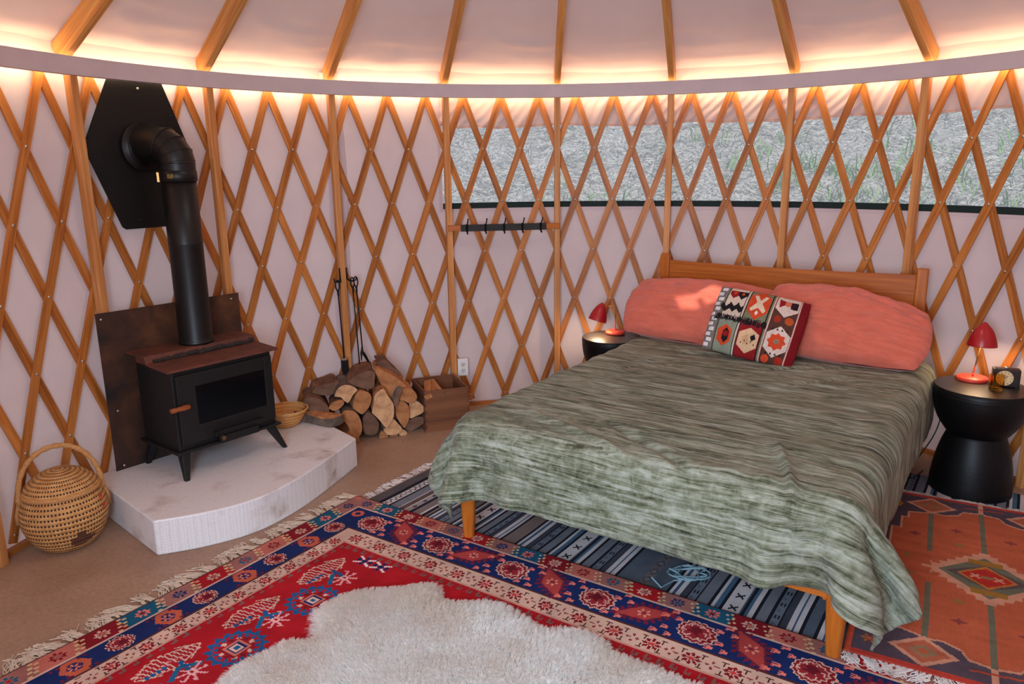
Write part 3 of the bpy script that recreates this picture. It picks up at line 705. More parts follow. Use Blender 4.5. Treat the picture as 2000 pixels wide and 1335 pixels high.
# flat slab resting on the platform
mb = MB(); Ps = [(-.02, 0), (.04, -.035), (.16, -.045), (.30, -.06), (.335, -.03), (.33, .05), (.22, .07), (.05, .05)]
Ps = crm(Ps+[Ps[0]], 3)[:-1]
mb.prism(Ps, lambda x, y: (x, y, 0), lambda x, y: (x*.98, y*.9+.005, .05+.008*math.sin(x*20)), 0, 1)
o = bev(mb.build('split_log', [BARKS[2], BARKS[1]]), .006); o.location = (-1.60, 1.70, .162); o.rotation_euler = (0, 0, -.42)
tag(o, 'flat pale wooden slab lying on the platform beside the straw bowl', 'firewood', 'split firewood piled beside the hearth')
mb = MB(); mb.prism([(-.05, 0), (.05, 0), (.04, .05), (-.01, .075), (-.045, .05)], lambda x, z: (x, 0, z), lambda x, z: (x, .25, z), 0, 1)
o = bev(mb.build('split_log', [ENDS[1], BARKS[2]]), .004); o.location = FP-FX*.09+FN*(-.08)+Vector((0, 0, .002)); o.rotation_euler = (0, 0, .325)
tag(o, 'orange-brown split log at floor level behind the platform corner', 'firewood', 'split firewood piled beside the hearth')

# crate with kindling
CR = thing('wooden_crate', 'weathered brown finger-jointed wooden crate at the right end of the woodpile', 'crate', (-.838, 1.865, 0), math.atan2(.364, .931))
W_CR = wood('crate_wood', [(142, 92, 62), (124, 78, 52), (104, 64, 42)], 'x', .85, vary=.08, scale=.35)
W_CR2 = wood('crate_wood_side', [(136, 90, 62), (108, 68, 46), (78, 46, 32)], 'y', .85, vary=.08, scale=.5)
cw, cdp, chh = .285, .33, .262
for y0 in (0, cdp-.013):
    mb = MB(); mb.box2((.008, y0, .0), (cw-.008, y0+.013, chh))
    for i in range(11):
        z0 = i*chh/11
        if i % 2 == 0: mb.box2((-.001, y0-.001, z0), (.012, y0+.0135, z0+chh/11-.001)); mb.box2((cw-.012, y0-.001, z0), (cw+.001, y0+.0135, z0+chh/11-.001))
    mb.build('front_panel' if y0 == 0 else 'back_panel', W_CR, CR)
for x0 in (0, cw-.012):
    mb = MB(); mb.box2((x0, .0133, 0), (x0+.012, cdp-.0135, chh)); mb.build('side_panel', W_CR2, CR)
mb = MB(); mb.box2((.0125, .0133, .006), (cw-.0125, cdp-.0135, .014)); mb.build('bottom', W_CR, CR)
for i, (x, y, z, rx, ry, l, w_, lb, e_) in enumerate([(.05, .10, .245, .15, -.35, .22, .03, 'pale kindling stick sticking up at the crate\'s left side', 2), (.10, .16, .235, .1, -.1, .20, .04, 'orange kindling block in the crate', 2), (.12, .08, .225, -.1, .2, .16, .035, 'flat kindling piece near the crate\'s front edge', 0), (.09, .22, .225, .3, .1, .18, .03, 'kindling stick at the back of the crate', 0)]):
    mb = MB(); mb.box((0, 0, 0), (w_*1.6, l, w_)); o = bev(mb.build('kindling_stick', BARKS[e_]), .004, 2); o.rotation_euler = (rx, ry, .36+.3*(i-1))
    p_ = Matrix.Rotation(math.atan2(.364, .931), 4, 'Z') @ Vector((x, y, z)); o.location = Vector((-.838, 1.865, 0))+p_
    tag(o, lb, 'kindling', 'kindling in the wooden crate')

# ------------------------------------------------------------------ outlet, coat rack, fireplace tools
def wallframe(k, r, z, name, label, cat):
    c = cyl(k, z, r); return thing(name, label, cat, c, -k*DA)
ot = wallframe(-2.73, 2.452, .283, 'power_outlet', 'white double power outlet at the foot of a stud above the crate', 'outlet')
mb = MB(); mb.box((0, 0, 0), (.072, .02, .118)); bev(mb.build('cover', M_WHITE, ot), .004)
for dz in (-.021, .021):
    mb = MB(); mb.lathe([(.0165, 0), (.0165, .003), (.014, .004)], 20, (0, -.0105, dz), mtx=Matrix.Rotation(PI/2, 4, 'X')); s_ = mb.build('socket', mat('socket_plastic', (214, 210, 208), .4), ot)
    mb = MB()
    for dx in (-.006, .006): mb.box((dx, -.015, dz+.003), (.0022, .002, .009))
    mb.box((0, -.015, dz-.008), (.004, .002, .004)); mb.build('slot', M_BLACKW, s_)
ca, cb_ = cyl(-3, 1.213, 2.40), cyl(0, 1.213, 2.40); mid = (ca+cb_)/2; dirr = cb_-ca; Lr = dirr.length
cr = thing('coat_rack', 'coat rack board with five black double hooks fixed between two studs', 'coat rack', mid, math.atan2(dirr.y, dirr.x))
mb = MB(); mb.box((0, .012, 0), (Lr+.03, .018, .036)); bev(mb.build('board', W_BED, cr), .002)
mb = MB(); mb.box((-.005, -.001, 0), (Lr*.80, .010, .043)); bk_ = bev(mb.build('backplate', mat('dark_slate_board', (58, 54, 52), .8, c2=(38, 36, 34), scale=6, mapping=(1, 1, 20)), cr), .002); bk_['label'] = 'dark board the hooks sit on'
for i in range(5):
    x = -.005+(i-2)*.119
    mb = MB(); mb.box((x, -.009, 0), (.012, .006, .05)); mb.tube([(x, -.010, .0), (x, -.022, .02), (x+.002, -.045, .035), (x+.004, -.058, .055), (x+.005, -.056, .062)], [.004, .004, .004, .004, .005], 8)
    mb.tube([(x, -.010, -.015), (x, -.02, -.03), (x, -.036, -.036), (x, -.045, -.026)], [.004, .004, .004, .0055], 8); mb.build('hook', M_IRON, cr, True)
def ring_pts(c, rx, rz_, n_=18): return [(c[0]+rx*math.sin(2*PI*i/n_), c[1], c[2]+rz_*math.cos(2*PI*i/n_)) for i in range(n_+1)]
# hook holders on both faces of the stud
for s_, lb in ((-1, 'black iron hook holding the hearth brush on the stud\'s left'), (1, 'black iron hook holding tongs and poker on the stud\'s right')):
    h = wallframe(-6, 2.425, .955, 'tool_hook', lb, 'hook'); x = s_*.030
    mb = MB(); mb.tube([(s_*.022, .0, .05), (s_*.022, -.004, -.02)], .005, 8); mb.tube([(s_*.022, -.004, -.02), (s_*.030, -.03, -.03), (s_*.040, -.05, -.03), (s_*.046, -.06, -.01)], .0045, 8); mb.tube([(s_*.022, -.004, -.02), (s_*.045, -.02, -.03), (s_*.066, -.03, -.028), (s_*.072, -.034, -.008)], .0045, 8); mb.build('hook', M_IRON, h, True)
    h['group'] = 'iron hooks on the tool stud'
def tool(x, label, cat, name, parts, ln, tilt=0, y=-.03, z=.925):
    g = wallframe(-6, 2.425, z, name, label, cat); L0 = g.location.copy(); R_m = Matrix.Rotation(6*DA, 4, 'Z')
    g.location = L0+(R_m @ Vector((x, y, 0))); g.rotation_euler = (0, tilt, 6*DA)
    mb = MB(); mb.tube(ring_pts((0, 0, -.02), .012, .030), .0045, 8, caps=False); mb.tube([(0, 0, -.05), (0, 0, -.085)], [.008, .005], 8); mb.build('grip', M_IRON, g, True)
    mb = MB(); mb.tube([(0, 0, -.07), (0, 0, -ln)], .0045, 8); mb.build('shaft', M_IRON, g, True)
    return g
g = tool(-.052, 'black iron hearth brush hanging left of the stud, bristles down', 'hearth brush', 'hearth_brush', None, .50, -.028)
mb = MB(); mb.lathe([(.012, -.478), (.021, -.482), (.022, -.50), (.022, -.555), (.016, -.572), (.01, -.574)], 20); mb.build('brush_head', mat('black_bristle', (18, 18, 18), .9, scale=200, c2=(8, 8, 8), bmp=.6), g, True)
mb = MB(); mb.lathe([(.018, -.474), (.0215, -.476), (.0215, -.484), (.018, -.486)], 20); mb.build('ferrule', mat('tan_wood_cap', (150, 120, 90), .6), g, True)
g = tool(.044, 'black iron fire poker hanging right of the stud, behind the tongs', 'poker', 'fire_poker', None, .56, -.030, -.028, .935)
mb = MB(); mb.tube([(0, 0, -.55), (0, 0, -.60), (.0, 0, -.635)], [.006, .006, .001], 8); mb.tube([(0, 0, -.575), (.014, 0, -.585), (.02, 0, -.60)], [.004, .004, .001], 8); mb.build('tip', M_IRON, g, True)
g = tool(.062, 'black iron log tongs hanging right of the stud, blade splayed outward', 'tongs', 'fire_tongs', None, .44, -.040, -.040, .94)
mb = MB(); mb.tube([(0, 0, -.43), (-.004, 0, -.46), (.012, 0, -.49), (.05, 0, -.58)], [.005, .009, .010, .003], 8); mb.tube([(0, 0, -.43), (-.010, 0, -.47), (-.014, 0, -.52)], [.005, .007, .003], 8); mb.build('jaw', M_IRON, g, True)

# ------------------------------------------------------------------ bed
BL = Vector((-.49, .498, 0)); BA = math.atan2(-.844, 1.249)
bed = thing('double_bed', 'oak double bed with low headboard and round tapered legs', 'bed', BL, BA)
for x, y in ((0, 0), (1.507, 0)):
    mb = MB(); mb.lathe([(.022, 0), (.0235, .004), (.035, .20), (.036, .30)], 28, (x, y, 0)); o = mb.build('leg', W_BEDZ, bed, True)
for x0, x1 in ((-.032, .028), (1.412, 1.466)):
    mb = MB(); mb.box2((x0, 2.06, 0), (x1, 2.10, 1.043)); bev(mb.build('headboard_post', W_BEDZ, bed), .006)
V_ = []
mb = MB(); nb_ = 24
top = [(.028+1.384*i/nb_, 1.008-.010*math.sin(PI*i/nb_)) for i in range(nb_+1)]
mb.prism([(.028, .60), (1.412, .60)]+top[::-1], lambda x, z: (x, 2.069, z), lambda x, z: (x, 2.093, z)); bev(mb.build('headboard', W_BED, bed), .003, 2, 1.0)
mb = MB(); mb.box2((0.02, -.013, .215), (1.487, .013, .30)); mb.box2((-.005, .0, .2), (.02, 2.06, .30)); mb.box2((1.46, .0, .2), (1.485, 2.06, .30)); bev(mb.build('rail', W_BED, bed), .003)
mb = MB(); mb.box2((.02, .01, .285), (1.46, 2.055, .30))
bev(mb.build('slat_base', W_BED, bed), .002)
mb = MB(); mb.box2((.02, .03, .302), (1.45, 2.045, .53)); mt = bev(mb.build('mattress', mat('white_cotton', (226, 220, 214), .9, c2=(212, 206, 200), scale=30)), .05, 5); mt.location = BL; mt.rotation_euler = (0, 0, BA)
tag(mt, 'thick white mattress, its edge just peeking out under the green quilt', 'mattress')

# quilt: simulated cloth over the mattress
def simulate():
    h = .026; x0, x1, y0, y1 = -.27, 1.86, -.345, 2.0
    nx = int(round((x1-x0)/h))+1; ny = int(round((y1-y0)/h))+1
    X, Y = np.meshgrid(x0+h*np.arange(nx), y0+h*np.arange(ny), indexing='ij')
    P = np.stack([X+.0*Y, Y-.012*(X-.5), .61+0*X], -1); rngs = np.random.default_rng(3)
    P[..., 2] += rngs.random(X.shape)*.004
    flat = P[..., :2].copy()
    c = np.array([.752, .98, .29]); hf = np.array([.807, 1.055, .28]); rad = .09
    Vv = np.zeros_like(P); dt = 1/50
    pin = (X > .1) & (X < 1.37) & (Y > .16); P[..., 2] = np.where(pin, .574, P[..., 2]); P[..., 2] = .60-.028*pin; pinP = P[pin].copy()
    def con(P, sa, sb, rest, k):
        A, B = P[sa], P[sb]; d = B-A; L = np.sqrt((d*d).sum(-1, keepdims=True))+1e-9; s = k*.5*(L-rest)/L*d
        P[sa] = A+s; P[sb] = B-s
    S = slice
    sets = []
    for ph in (0, 1):
        n_ = (nx-ph)//2; sets.append(((S(ph, ph+2*n_, 2), S(None)), (S(ph+1, ph+2*n_+1, 2), S(None)), h, 1.0))
        n_ = (ny-ph)//2; sets.append(((S(None), S(ph, ph+2*n_, 2)), (S(None), S(ph+1, ph+2*n_+1, 2)), h, 1.0))
    for ph in (0, 1):
        n_ = (nx-ph)//2
        sets.append(((S(ph, ph+2*n_, 2), S(0, ny-1)), (S(ph+1, ph+2*n_+1, 2), S(1, ny)), h*2**.5, .35))
        sets.append(((S(ph, ph+2*n_, 2), S(1, ny)), (S(ph+1, ph+2*n_+1, 2), S(0, ny-1)), h*2**.5, .35))
    for g_ in (3,):
        for ph in range(2*g_):
            ia = [i for i in range(nx-g_) if (i % (2*g_)) == ph]
            if ia: sets.append(((S(ia[0], ia[-1]+1, 2*g_), S(None)), (S(ia[0]+g_, ia[-1]+g_+1, 2*g_), S(None)), h*g_, .12))
            ia = [i for i in range(ny-g_) if (i % (2*g_)) == ph]
            if ia: sets.append(((S(None), S(ia[0], ia[-1]+1, 2*g_)), (S(None), S(ia[0]+g_, ia[-1]+g_+1, 2*g_)), h*g_, .12))
    for st_ in range(230):
        old = P.copy(); Vv[..., 2] -= 3.0*dt; Vv *= .97; P = P+Vv*dt
        for it in range(14):
            for s_ in sets: con(P, *s_)
            P[pin] = pinP
            q = P-c; a = np.abs(q)-(hf-rad); m_ = np.maximum(a, 0); L = np.sqrt((m_*m_).sum(-1))
            ins = np.minimum(a.max(-1), 0); sd = L+ins-rad
            hit = sd < 0
            n_ = np.where(L[..., None] > 1e-6, m_/np.maximum(L, 1e-6)[..., None], (a == a.max(-1, keepdims=True)).astype(float))*np.sign(q)
            P = np.where(hit[..., None], P-n_*sd[..., None], P)
            P[..., 2] = np.maximum(P[..., 2], .014)
        P[hit, :2] = old[hit, :2]+(P[hit, :2]-old[hit, :2])*.35
        P[pin] = pinP
        Vv = (P-old)/dt; Vv[hit] *= .5
    return P, flat
QP, QF = simulate()
_w = np.clip((QF[..., 0]-1.40)/.34, 0, 1)*np.clip((.10-QF[..., 1])/.30, 0, 1)   # the loose right corner swings out past the leg
QP[..., 0] += .095*_w; QP[..., 1] += .085*_w; QP[..., 2] += .055*_w+.03*np.clip((QF[..., 0]-1.3)/.1, 0, 1)*np.clip((1.62-QF[..., 0])/.1, 0, 1)*np.clip((-.05-QF[..., 1])/.2, 0, 1)
def densify(P, F2, n):
    ii = np.linspace(0, P.shape[0]-1, (P.shape[0]-1)*n+1); jj = np.linspace(0, P.shape[1]-1, (P.shape[1]-1)*n+1)
    def ip(A):
        i0 = np.minimum(ii.astype(int), A.shape[0]-2); fi = (ii-i0)[:, None, None]; j0 = np.minimum(jj.astype(int), A.shape[1]-2); fj = (jj-j0)[None, :, None]
        g = lambda a, b: A[np.clip(a, 0, A.shape[0]-1)][:, np.clip(b, 0, A.shape[1]-1)]
        def row(b):
            p0, p1, p2, p3 = g(i0-1, b), g(i0, b), g(i0+1, b), g(i0+2, b)
            return .5*(2*p1+(p2-p0)*fi+(2*p0-5*p1+4*p2-p3)*fi**2+(3*p1-p0-3*p2+p3)*fi**3)
        r0, r1, r2, r3 = row(j0-1), row(j0), row(j0+1), row(j0+2)
        return .5*(2*r1+(r2-r0)*fj+(2*r0-5*r1+4*r2-r3)*fj**2+(3*r1-r0-3*r2+r3)*fj**3)
    return ip(P), ip(F2)
QD, QFD = densify(QP, QF, 3)
FX_, FY_ = QFD[..., 0], QFD[..., 1]
du = np.gradient(QD, axis=0); dv_ = np.gradient(QD, axis=1); NN = np.cross(du, dv_); NN /= np.linalg.norm(NN, axis=-1, keepdims=True)+1e-9
front_ = np.clip((.35-FY_)/.4, 0, 1)
pkr = .0035*fbm(FX_*4, FY_*38, 11)+.005*fbm(FX_*2+FY_*3, FY_*9, 12)*.7+.006*np.clip(1-front_*.3, 0, 1)*fbm(FX_*1.5, FY_*4, 14)*.8+front_*.0035*fbm(FX_*16, FY_*14, 13)
creases = 0
for (xa, ya, xb, yb, wd, am) in [(.30, 1.47, .75, 1.62, .012, -.010), (.78, 1.34, 1.22, 1.62, .013, -.012), (1.02, 1.10, 1.25, 1.45, .010, -.006), (.15, .95, .45, 1.2, .01, -.005), (.18, .18, .95, -.10, .018, .012), (.5, .25, 1.2, -.15, .015, -.010), (1.2, .35, 1.42, -.25, .014, .014)]:
    d_ = np.array([xb-xa, yb-ya]); L_ = np.hypot(*d_); d_ = d_/L_; tt = np.clip(((FX_-xa)*d_[0]+(FY_-ya)*d_[1]), 0, L_); dd = np.hypot(FX_-xa-tt*d_[0]+.01*vnoise(FX_*9, FY_*9, 3), FY_-ya-tt*d_[1]); creases = creases+1.7*am*np.exp(-(dd/wd)**2)*np.sin(PI*np.clip(tt/L_, .02, .98))**.5
for (xa, ya) in [(.28, .16), (.72, .10), (1.15, .5), (.75, .62), (.35, .68), (1.2, 1.05), (.7, 1.1), (.3, 1.2)]:
    dd = np.hypot(FX_-xa, FY_-ya); creases = creases-.009*np.exp(-(dd/.03)**2)+.004*np.exp(-(dd/.008)**2)
edge_ = np.minimum(np.minimum(FX_-FX_.min(), FX_.max()-FX_), np.minimum(FY_-FY_.min(), FY_.max()-FY_))
QD = QD+NN*(pkr+creases+.008*(edge_ > .0)*np.clip(edge_/.05, 0, 1)+.002)[..., None]
m, t, b = nt('crushed_velvet')
tc = node(t, 'ShaderNodeTexCoord')
def nz(scale, mp_, d=4, dist=0, r_=.6):
    mp = node(t, 'ShaderNodeMapping'); mp.inputs['Scale'].default_value = mp_; t.links.new(tc.outputs['UV'], mp.inputs[0])
    q = node(t, 'ShaderNodeTexNoise'); q.inputs['Scale'].default_value = scale; q.inputs['Detail'].default_value = d; q.inputs['Distortion'].default_value = dist; q.inputs['Roughness'].default_value = r_; t.links.new(mp.outputs[0], q.inputs['Vector']); return q
a1 = nz(1, (2.4, 34, 1), 8, 1.8, .74); a2 = nz(1, (7, 16, 1), 4, 1.2); a3 = nz(1, (30, 22, 1), 5, 1.2)
# cross-hatched pile only where the quilt turns down at the foot
sp = node(t, 'ShaderNodeSeparateXYZ'); t.links.new(tc.outputs['UV'], sp.inputs[0])
mr = node(t, 'ShaderNodeMapRange'); mr.inputs[1].default_value = .45; mr.inputs[2].default_value = -.1; mr.inputs[3].default_value = 0; mr.inputs[4].default_value = .24; t.links.new(sp.outputs[1], mr.inputs[0])
mf = node(t, 'ShaderNodeMix', data_type='FLOAT'); t.links.new(mr.outputs[0], mf.inputs[0]); t.links.new(a1.outputs[0], mf.inputs[2]); t.links.new(a3.outputs[0], mf.inputs[3])
mf2 = node(t, 'ShaderNodeMix', data_type='FLOAT'); mf2.inputs[0].default_value = .2; t.links.new(mf.outputs[0], mf2.inputs[2]); t.links.new(a2.outputs[0], mf2.inputs[3])
rp = node(t, 'ShaderNodeValToRGB'); e = rp.color_ramp.elements; e[0].position = .40; e[0].color = (*lin((40, 42, 27)), 1); e[1].position = .585; e[1].color = (*lin((164, 168, 152)), 1)  # pale and dark pile streaks put the velvet's sheen into the colour
q = e.new(.45); q.color = (*lin((88, 92, 68)), 1); q = e.new(.51); q.color = (*lin((128, 132, 110)), 1)
t.links.new(mf2.outputs[0], rp.inputs[0]); t.links.new(rp.outputs[0], b.inputs['Base Color'])
b.inputs['Roughness'].default_value = .62; b.inputs['Sheen Weight'].default_value = .15; b.inputs['Sheen Roughness'].default_value = .35; b.inputs['Specular IOR Level'].default_value = .25
bump(t, b, mf2.outputs[0], .8, .014)
M_VELVET = m
ql = grid_mesh('quilt', QD, M_VELVET, uv=QFD)
ql.location = BL; ql.rotation_euler = (0, 0, BA)
so_ = ql.modifiers.new('thick', 'SOLIDIFY'); so_.thickness = .008; so_.offset = -1
tag(ql, 'sage green crushed velvet quilt draped over the bed', 'quilt')

# ------------------------------------------------------------------ pillows and cushion
def pillow_grid(w_, h_, th, n_=70, m_=56, seed=0, pin=.10, wr=.006, pw=.55, slump=0):
    S_, T_2 = np.meshgrid(np.linspace(-1, 1, n_), np.linspace(-1, 1, m_), indexing='ij')
    edge = ((1-S_**2).clip(0)*(1-T_2**2).clip(0))
    X = S_*w_/2*np.sqrt(1-pin*T_2**2); Z = T_2*h_/2*np.sqrt(1-pin*S_**2)
    D = th/2*edge**pw
    w1 = wr*fbm(S_*5+seed, T_2*3+seed, seed)*edge**.2+wr*.5*fbm(S_*3+T_2*6, T_2*2, seed+5)
    rad = wr*.8*np.sin(14*np.arctan2(T_2, S_))*np.clip((np.maximum(abs(S_), abs(T_2))-.55)/.45, 0, 1)*(edge**.3)
    Z = Z-slump*((S_+1)/2)**2.2*(.6+.4*T_2)-.5*abs(slump)*0; X = X-.02*T_2*0
    F_ = np.stack([X, -D-w1-rad, Z], -1); B_ = np.stack([X, D+w1*.5, Z], -1)
    return F_, B_
def make_pillow(name, F_, B_, m_, parent=None, cols=None):
    n_, mm_ = F_.shape[:2]; f = grid_mesh(name, F_, m_, parent, cols=cols)
    return f
def closed_pillow(name, w_, h_, th, m_, seed, **kw):
    F_, B_ = pillow_grid(w_, h_, th, seed=seed, **kw); n_, mm_ = F_.shape[:2]
    V = np.concatenate([F_.reshape(-1, 3), B_.reshape(-1, 3)]); idx = np.arange(n_*mm_).reshape(n_, mm_); fa = []
    Q = np.stack([idx[:-1, :-1], idx[1:, :-1], idx[1:, 1:], idx[:-1, 1:]], -1).reshape(-1, 4)
    fa = [tuple(q) for q in Q.tolist()]+[tuple(int(x)+n_*mm_ for x in q[::-1]) for q in Q.tolist()]
    mb = MB(); mb.v = [tuple(v) for v in V.tolist()]; mb.f = fa; mb.m = [0]*len(fa)
    me = bpy.data.meshes.new(name); me.from_pydata(mb.v, [], mb.f)
    bm = bmesh.new(); bm.from_mesh(me); bmesh.ops.remove_doubles(bm, verts=bm.verts, dist=.0008); bmesh.ops.recalc_face_normals(bm, faces=bm.faces); bm.to_mesh(me); bm.free()
    return link(name, me, m_, None, True)
m, t, b = nt('coral_linen')
r1, n1, _ = noise_col(t, 10, [(212, 104, 82), (220, 112, 90), (226, 120, 98)], (1, 1, 4), 5)
t.links.new(r1.outputs[0], b.inputs['Base Color']); b.inputs['Roughness'].default_value = .85; b.inputs['Sheen Weight'].default_value = .25; b.inputs['Specular IOR Level'].default_value = .15
_, n2, _ = noise_col(t, 5, [(0, 0, 0), (255, 255, 255)], (1.5, 1.5, 9), 7, dist=1.2); bump(t, b, n2.outputs[0], .7, .016)
def bedpos(x, y, z): return Matrix.Translation(BL) @ Matrix.Rotation(BA, 4, 'Z') @ Vector((x, y, z))
def put(o, x, y, z, rx, ry=0, rz=0):
    o.matrix_world = Matrix.Translation(bedpos(x, y, z)) @ Matrix.Rotation(BA+rz, 4, 'Z') @ Matrix.Rotation(ry, 4, 'Y') @ Matrix.Rotation(rx, 4, 'X')
p1 = closed_pillow('bed_pillow', .90, .43, .24, m, 2, pin=.20, wr=.012, pw=.40, slump=-.01); put(p1, .315, 1.82, .745, -.80, .02, .0); tag(p1, 'coral linen pillow on the left, with a patch of sunlight on it', 'pillow', 'coral pillows against the headboard')
p2 = closed_pillow('bed_pillow', .86, .46, .25, m, 5, pin=.20, wr=.014, pw=.40, slump=.09); put(p2, 1.115, 1.80, .765, -.78, .02, -.03); tag(p2, 'coral linen pillow on the right, half behind the woven cushion', 'pillow', 'coral pillows against the headboard')

# ------------------------------------------------------------------ drum tables
def drum(name, label, x, y, h, rt, rz, grp):
    g = thing(name, label, 'side table', (x, y, 0), rz, grp)
    mb = MB(); mb.lathe(crm([(rt*.87, 0), (rt*.875, .01), (rt*.865, .06), (rt*.81, .15), (rt*.72, .23), (rt*.63, .285), (rt*.60, .298)], 4), 56); mb.build('base', M_BLACKW, g, True)
    mb = MB(); mb.lathe(crm([(rt*.60, .297), (rt*.66, .305), (rt*.84, .36), (rt*.945, .415), (rt*.99, .465), (rt, h-.025)], 4), 56); mb.lathe([(rt, h-.026), (rt, h-.002), (rt*.99, h-.001)], 56, cap0=False); mb.build('bowl', M_BLACKW, g, True)
    mb = MB(); mb.lathe([(rt*.985, h-.002), (rt*.985, h+.001)], 56); mb.build('top', mat('dark_table_top', (62, 52, 48), .38, c2=(36, 31, 30), scale=5, mapping=(1, 9, 1)), g)
    return g
HT = .53
d1 = drum('drum_table', 'black hourglass drum table right of the bed, holding lamp and clock', 1.972, .968, HT, .207, .3, 'black drum bedside tables')
d2 = drum('drum_table', 'black hourglass drum table behind the bed\'s left side, mostly hidden by the quilt', .335, 2.16, HT-.004, .19, .3, 'black drum bedside tables')

# ------------------------------------------------------------------ lamps
M_RED = mat('red_enamel', (176, 24, 30), .3, c2=(168, 20, 26), scale=5, spec=.6)
M_REDB = mat('coral_red_enamel', (224, 74, 52), .45, c2=(218, 66, 46), scale=5)
M_BRASS = mat('brass', (214, 160, 96), .3, .9)
M_IN = mat('white_enamel', (240, 234, 224), .5)
M_BULB = emit('bulb_glow', (1.0, .72, .42), 45)
def lamp(label, loc, rz, stem, apex, axis, R0, H0, power, rb=.07):
    g = thing('bedside_lamp', label, 'lamp', loc, rz, 'red bedside lamps')
    mb = MB(); mb.lathe([(rb-.004, 0), (rb, .003), (rb, .014), (rb-.004, .019), (.004, .021)], 40, cap1=True); mb.build('base', M_REDB, g, True)
    mb = MB(); mb.tube([(0, 0, .018), stem[0]]+stem[1:], .0035, 10); mb.build('stem', M_BRASS, g, True)
    mb = MB(); mb.lathe([(.0055, .02), (.0055, .034)], 12, (stem[0][0]*.05, stem[0][1]*.05, 0)); mb.build('switch', M_REDB, g, True)
    q = Vector(axis).normalized().to_track_quat('Z', 'Y').to_matrix().to_4x4()
    pr_ = crm([(.006, 0), (R0*.28, -.012), (R0*.60, -H0*.32), (R0*.86, -H0*.66), (R0, -H0)], 6)
    mb = MB(); mb.lathe(pr_, 40, apex, 0, True, False, q); sh = mb.build('lamp_shade', M_RED, g, True)
    s_ = sh.modifiers.new('t', 'SOLIDIFY'); s_.thickness = .0012; s_.offset = -1
    mb = MB(); mb.lathe([(r*.965, z*.985-.002) for r, z in pr_], 40, apex, 0, True, False, q); mb.build('lining', M_IN, sh, True)
    mb = MB(); c_ = Vector(apex)+(q @ Vector((0, 0, -H0*.62)))
    mb.lathe([(.002, -.02), (.014, -.014), (.018, 0), (.014, .012), (.008, .022)], 20, c_, mtx=q); mb.build('bulb', M_BULB, g, True)
    l = bpy.data.lights.new('bulb_light', 'POINT'); l.energy = power; l.color = (1, .72, .45); l.shadow_soft_size = .02
    o = bpy.data.objects.new('bulb_light', l); COL.objects.link(o); o.parent = g; o.location = c_+(q @ Vector((0, 0, -.035)))
    return g
lamp('small red metal lamp with upright shade, on the right drum table', (1.985, 1.078, HT+.001), 0, [(.03, .012, .17), (.038, .02, .21)], (.042, .022, .288), (.03, .04, 1), .067, .118, 1.3)
lamp('small red metal lamp with its shade tipped sideways, on the left drum table', (.365, 2.235, HT+.001), 0, [(.0, .0, .15), (-.012, 0, .172), (-.03, 0, .180), (-.055, 0, .178)], (-.085, -.01, .205), (.30, .10, 1), .060, .120, 2.4, .063)
# clock
ck = thing('mantel_clock', 'small dark square clock with a cream face, on the right drum table', 'clock', (2.075, .965, HT+.002), -.42)
mb = MB(); mb.box((0, 0, .045), (.115, .05, .088)); bev(mb.build('case', mat('dark_clock_wood', (46, 30, 24), .35, c2=(28, 20, 18), scale=8), ck), .006, 3)
mb = MB(); mb.lathe([(.036, 0), (.036, .004)], 36, (-.008, -.025, .046), mtx=Matrix.Rotation(PI/2, 4, 'X')); fc = mb.build('dial', mat('cream_dial', (226, 196, 146), .5), ck); fc['label'] = 'round cream clock face'
mb = MB()
for i in range(12):
    a = i*PI/6; mb.box((-.008+.029*math.sin(a), -.0295, .046+.029*math.cos(a)), (.0022, .001, .007), mtx=Matrix.Rotation(a, 4, 'Y'))
mb.box((-.008+.006, -.030, .052), (.0024, .001, .02), mtx=Matrix.Rotation(.8, 4, 'Y')); mb.box((-.008-.006, -.0303, .052), (.0016, .001, .028), mtx=Matrix.Rotation(-.6, 4, 'Y'))
mb.build('hands_and_marks', mat('dial_ink', (60, 46, 36), .6), fc)
mb = MB()
for sx in (-.048, .048): MB().box((sx, 0, .003), (.02, .054, .008)).build('foot', M_BLACKW, ck)
pass
mb = MB(); mb.lathe([(.007, 0), (.009, .004), (.006, .009)], 14, (0, 0, .089)); mb.build('alarm_button', M_CHROME, ck, True)
# tumbler
m, t, b = nt('amber_glass'); b.inputs['Base Color'].default_value = (*lin((255, 222, 140)), 1); b.inputs['Transmission Weight'].default_value = 1; b.inputs['Roughness'].default_value = .03; b.inputs['IOR'].default_value = 1.3
mb = MB(); mb.lathe([(.026, 0), (.030, .003), (.032, .074), (.0295, .074), (.027, .012), (.004, .010)], 12); tb = mb.build('amber_tumbler', m); tb.location = (1.995, .905, HT+.002); tag(tb, 'small faceted amber glass tumbler in front of the clock', 'glass')
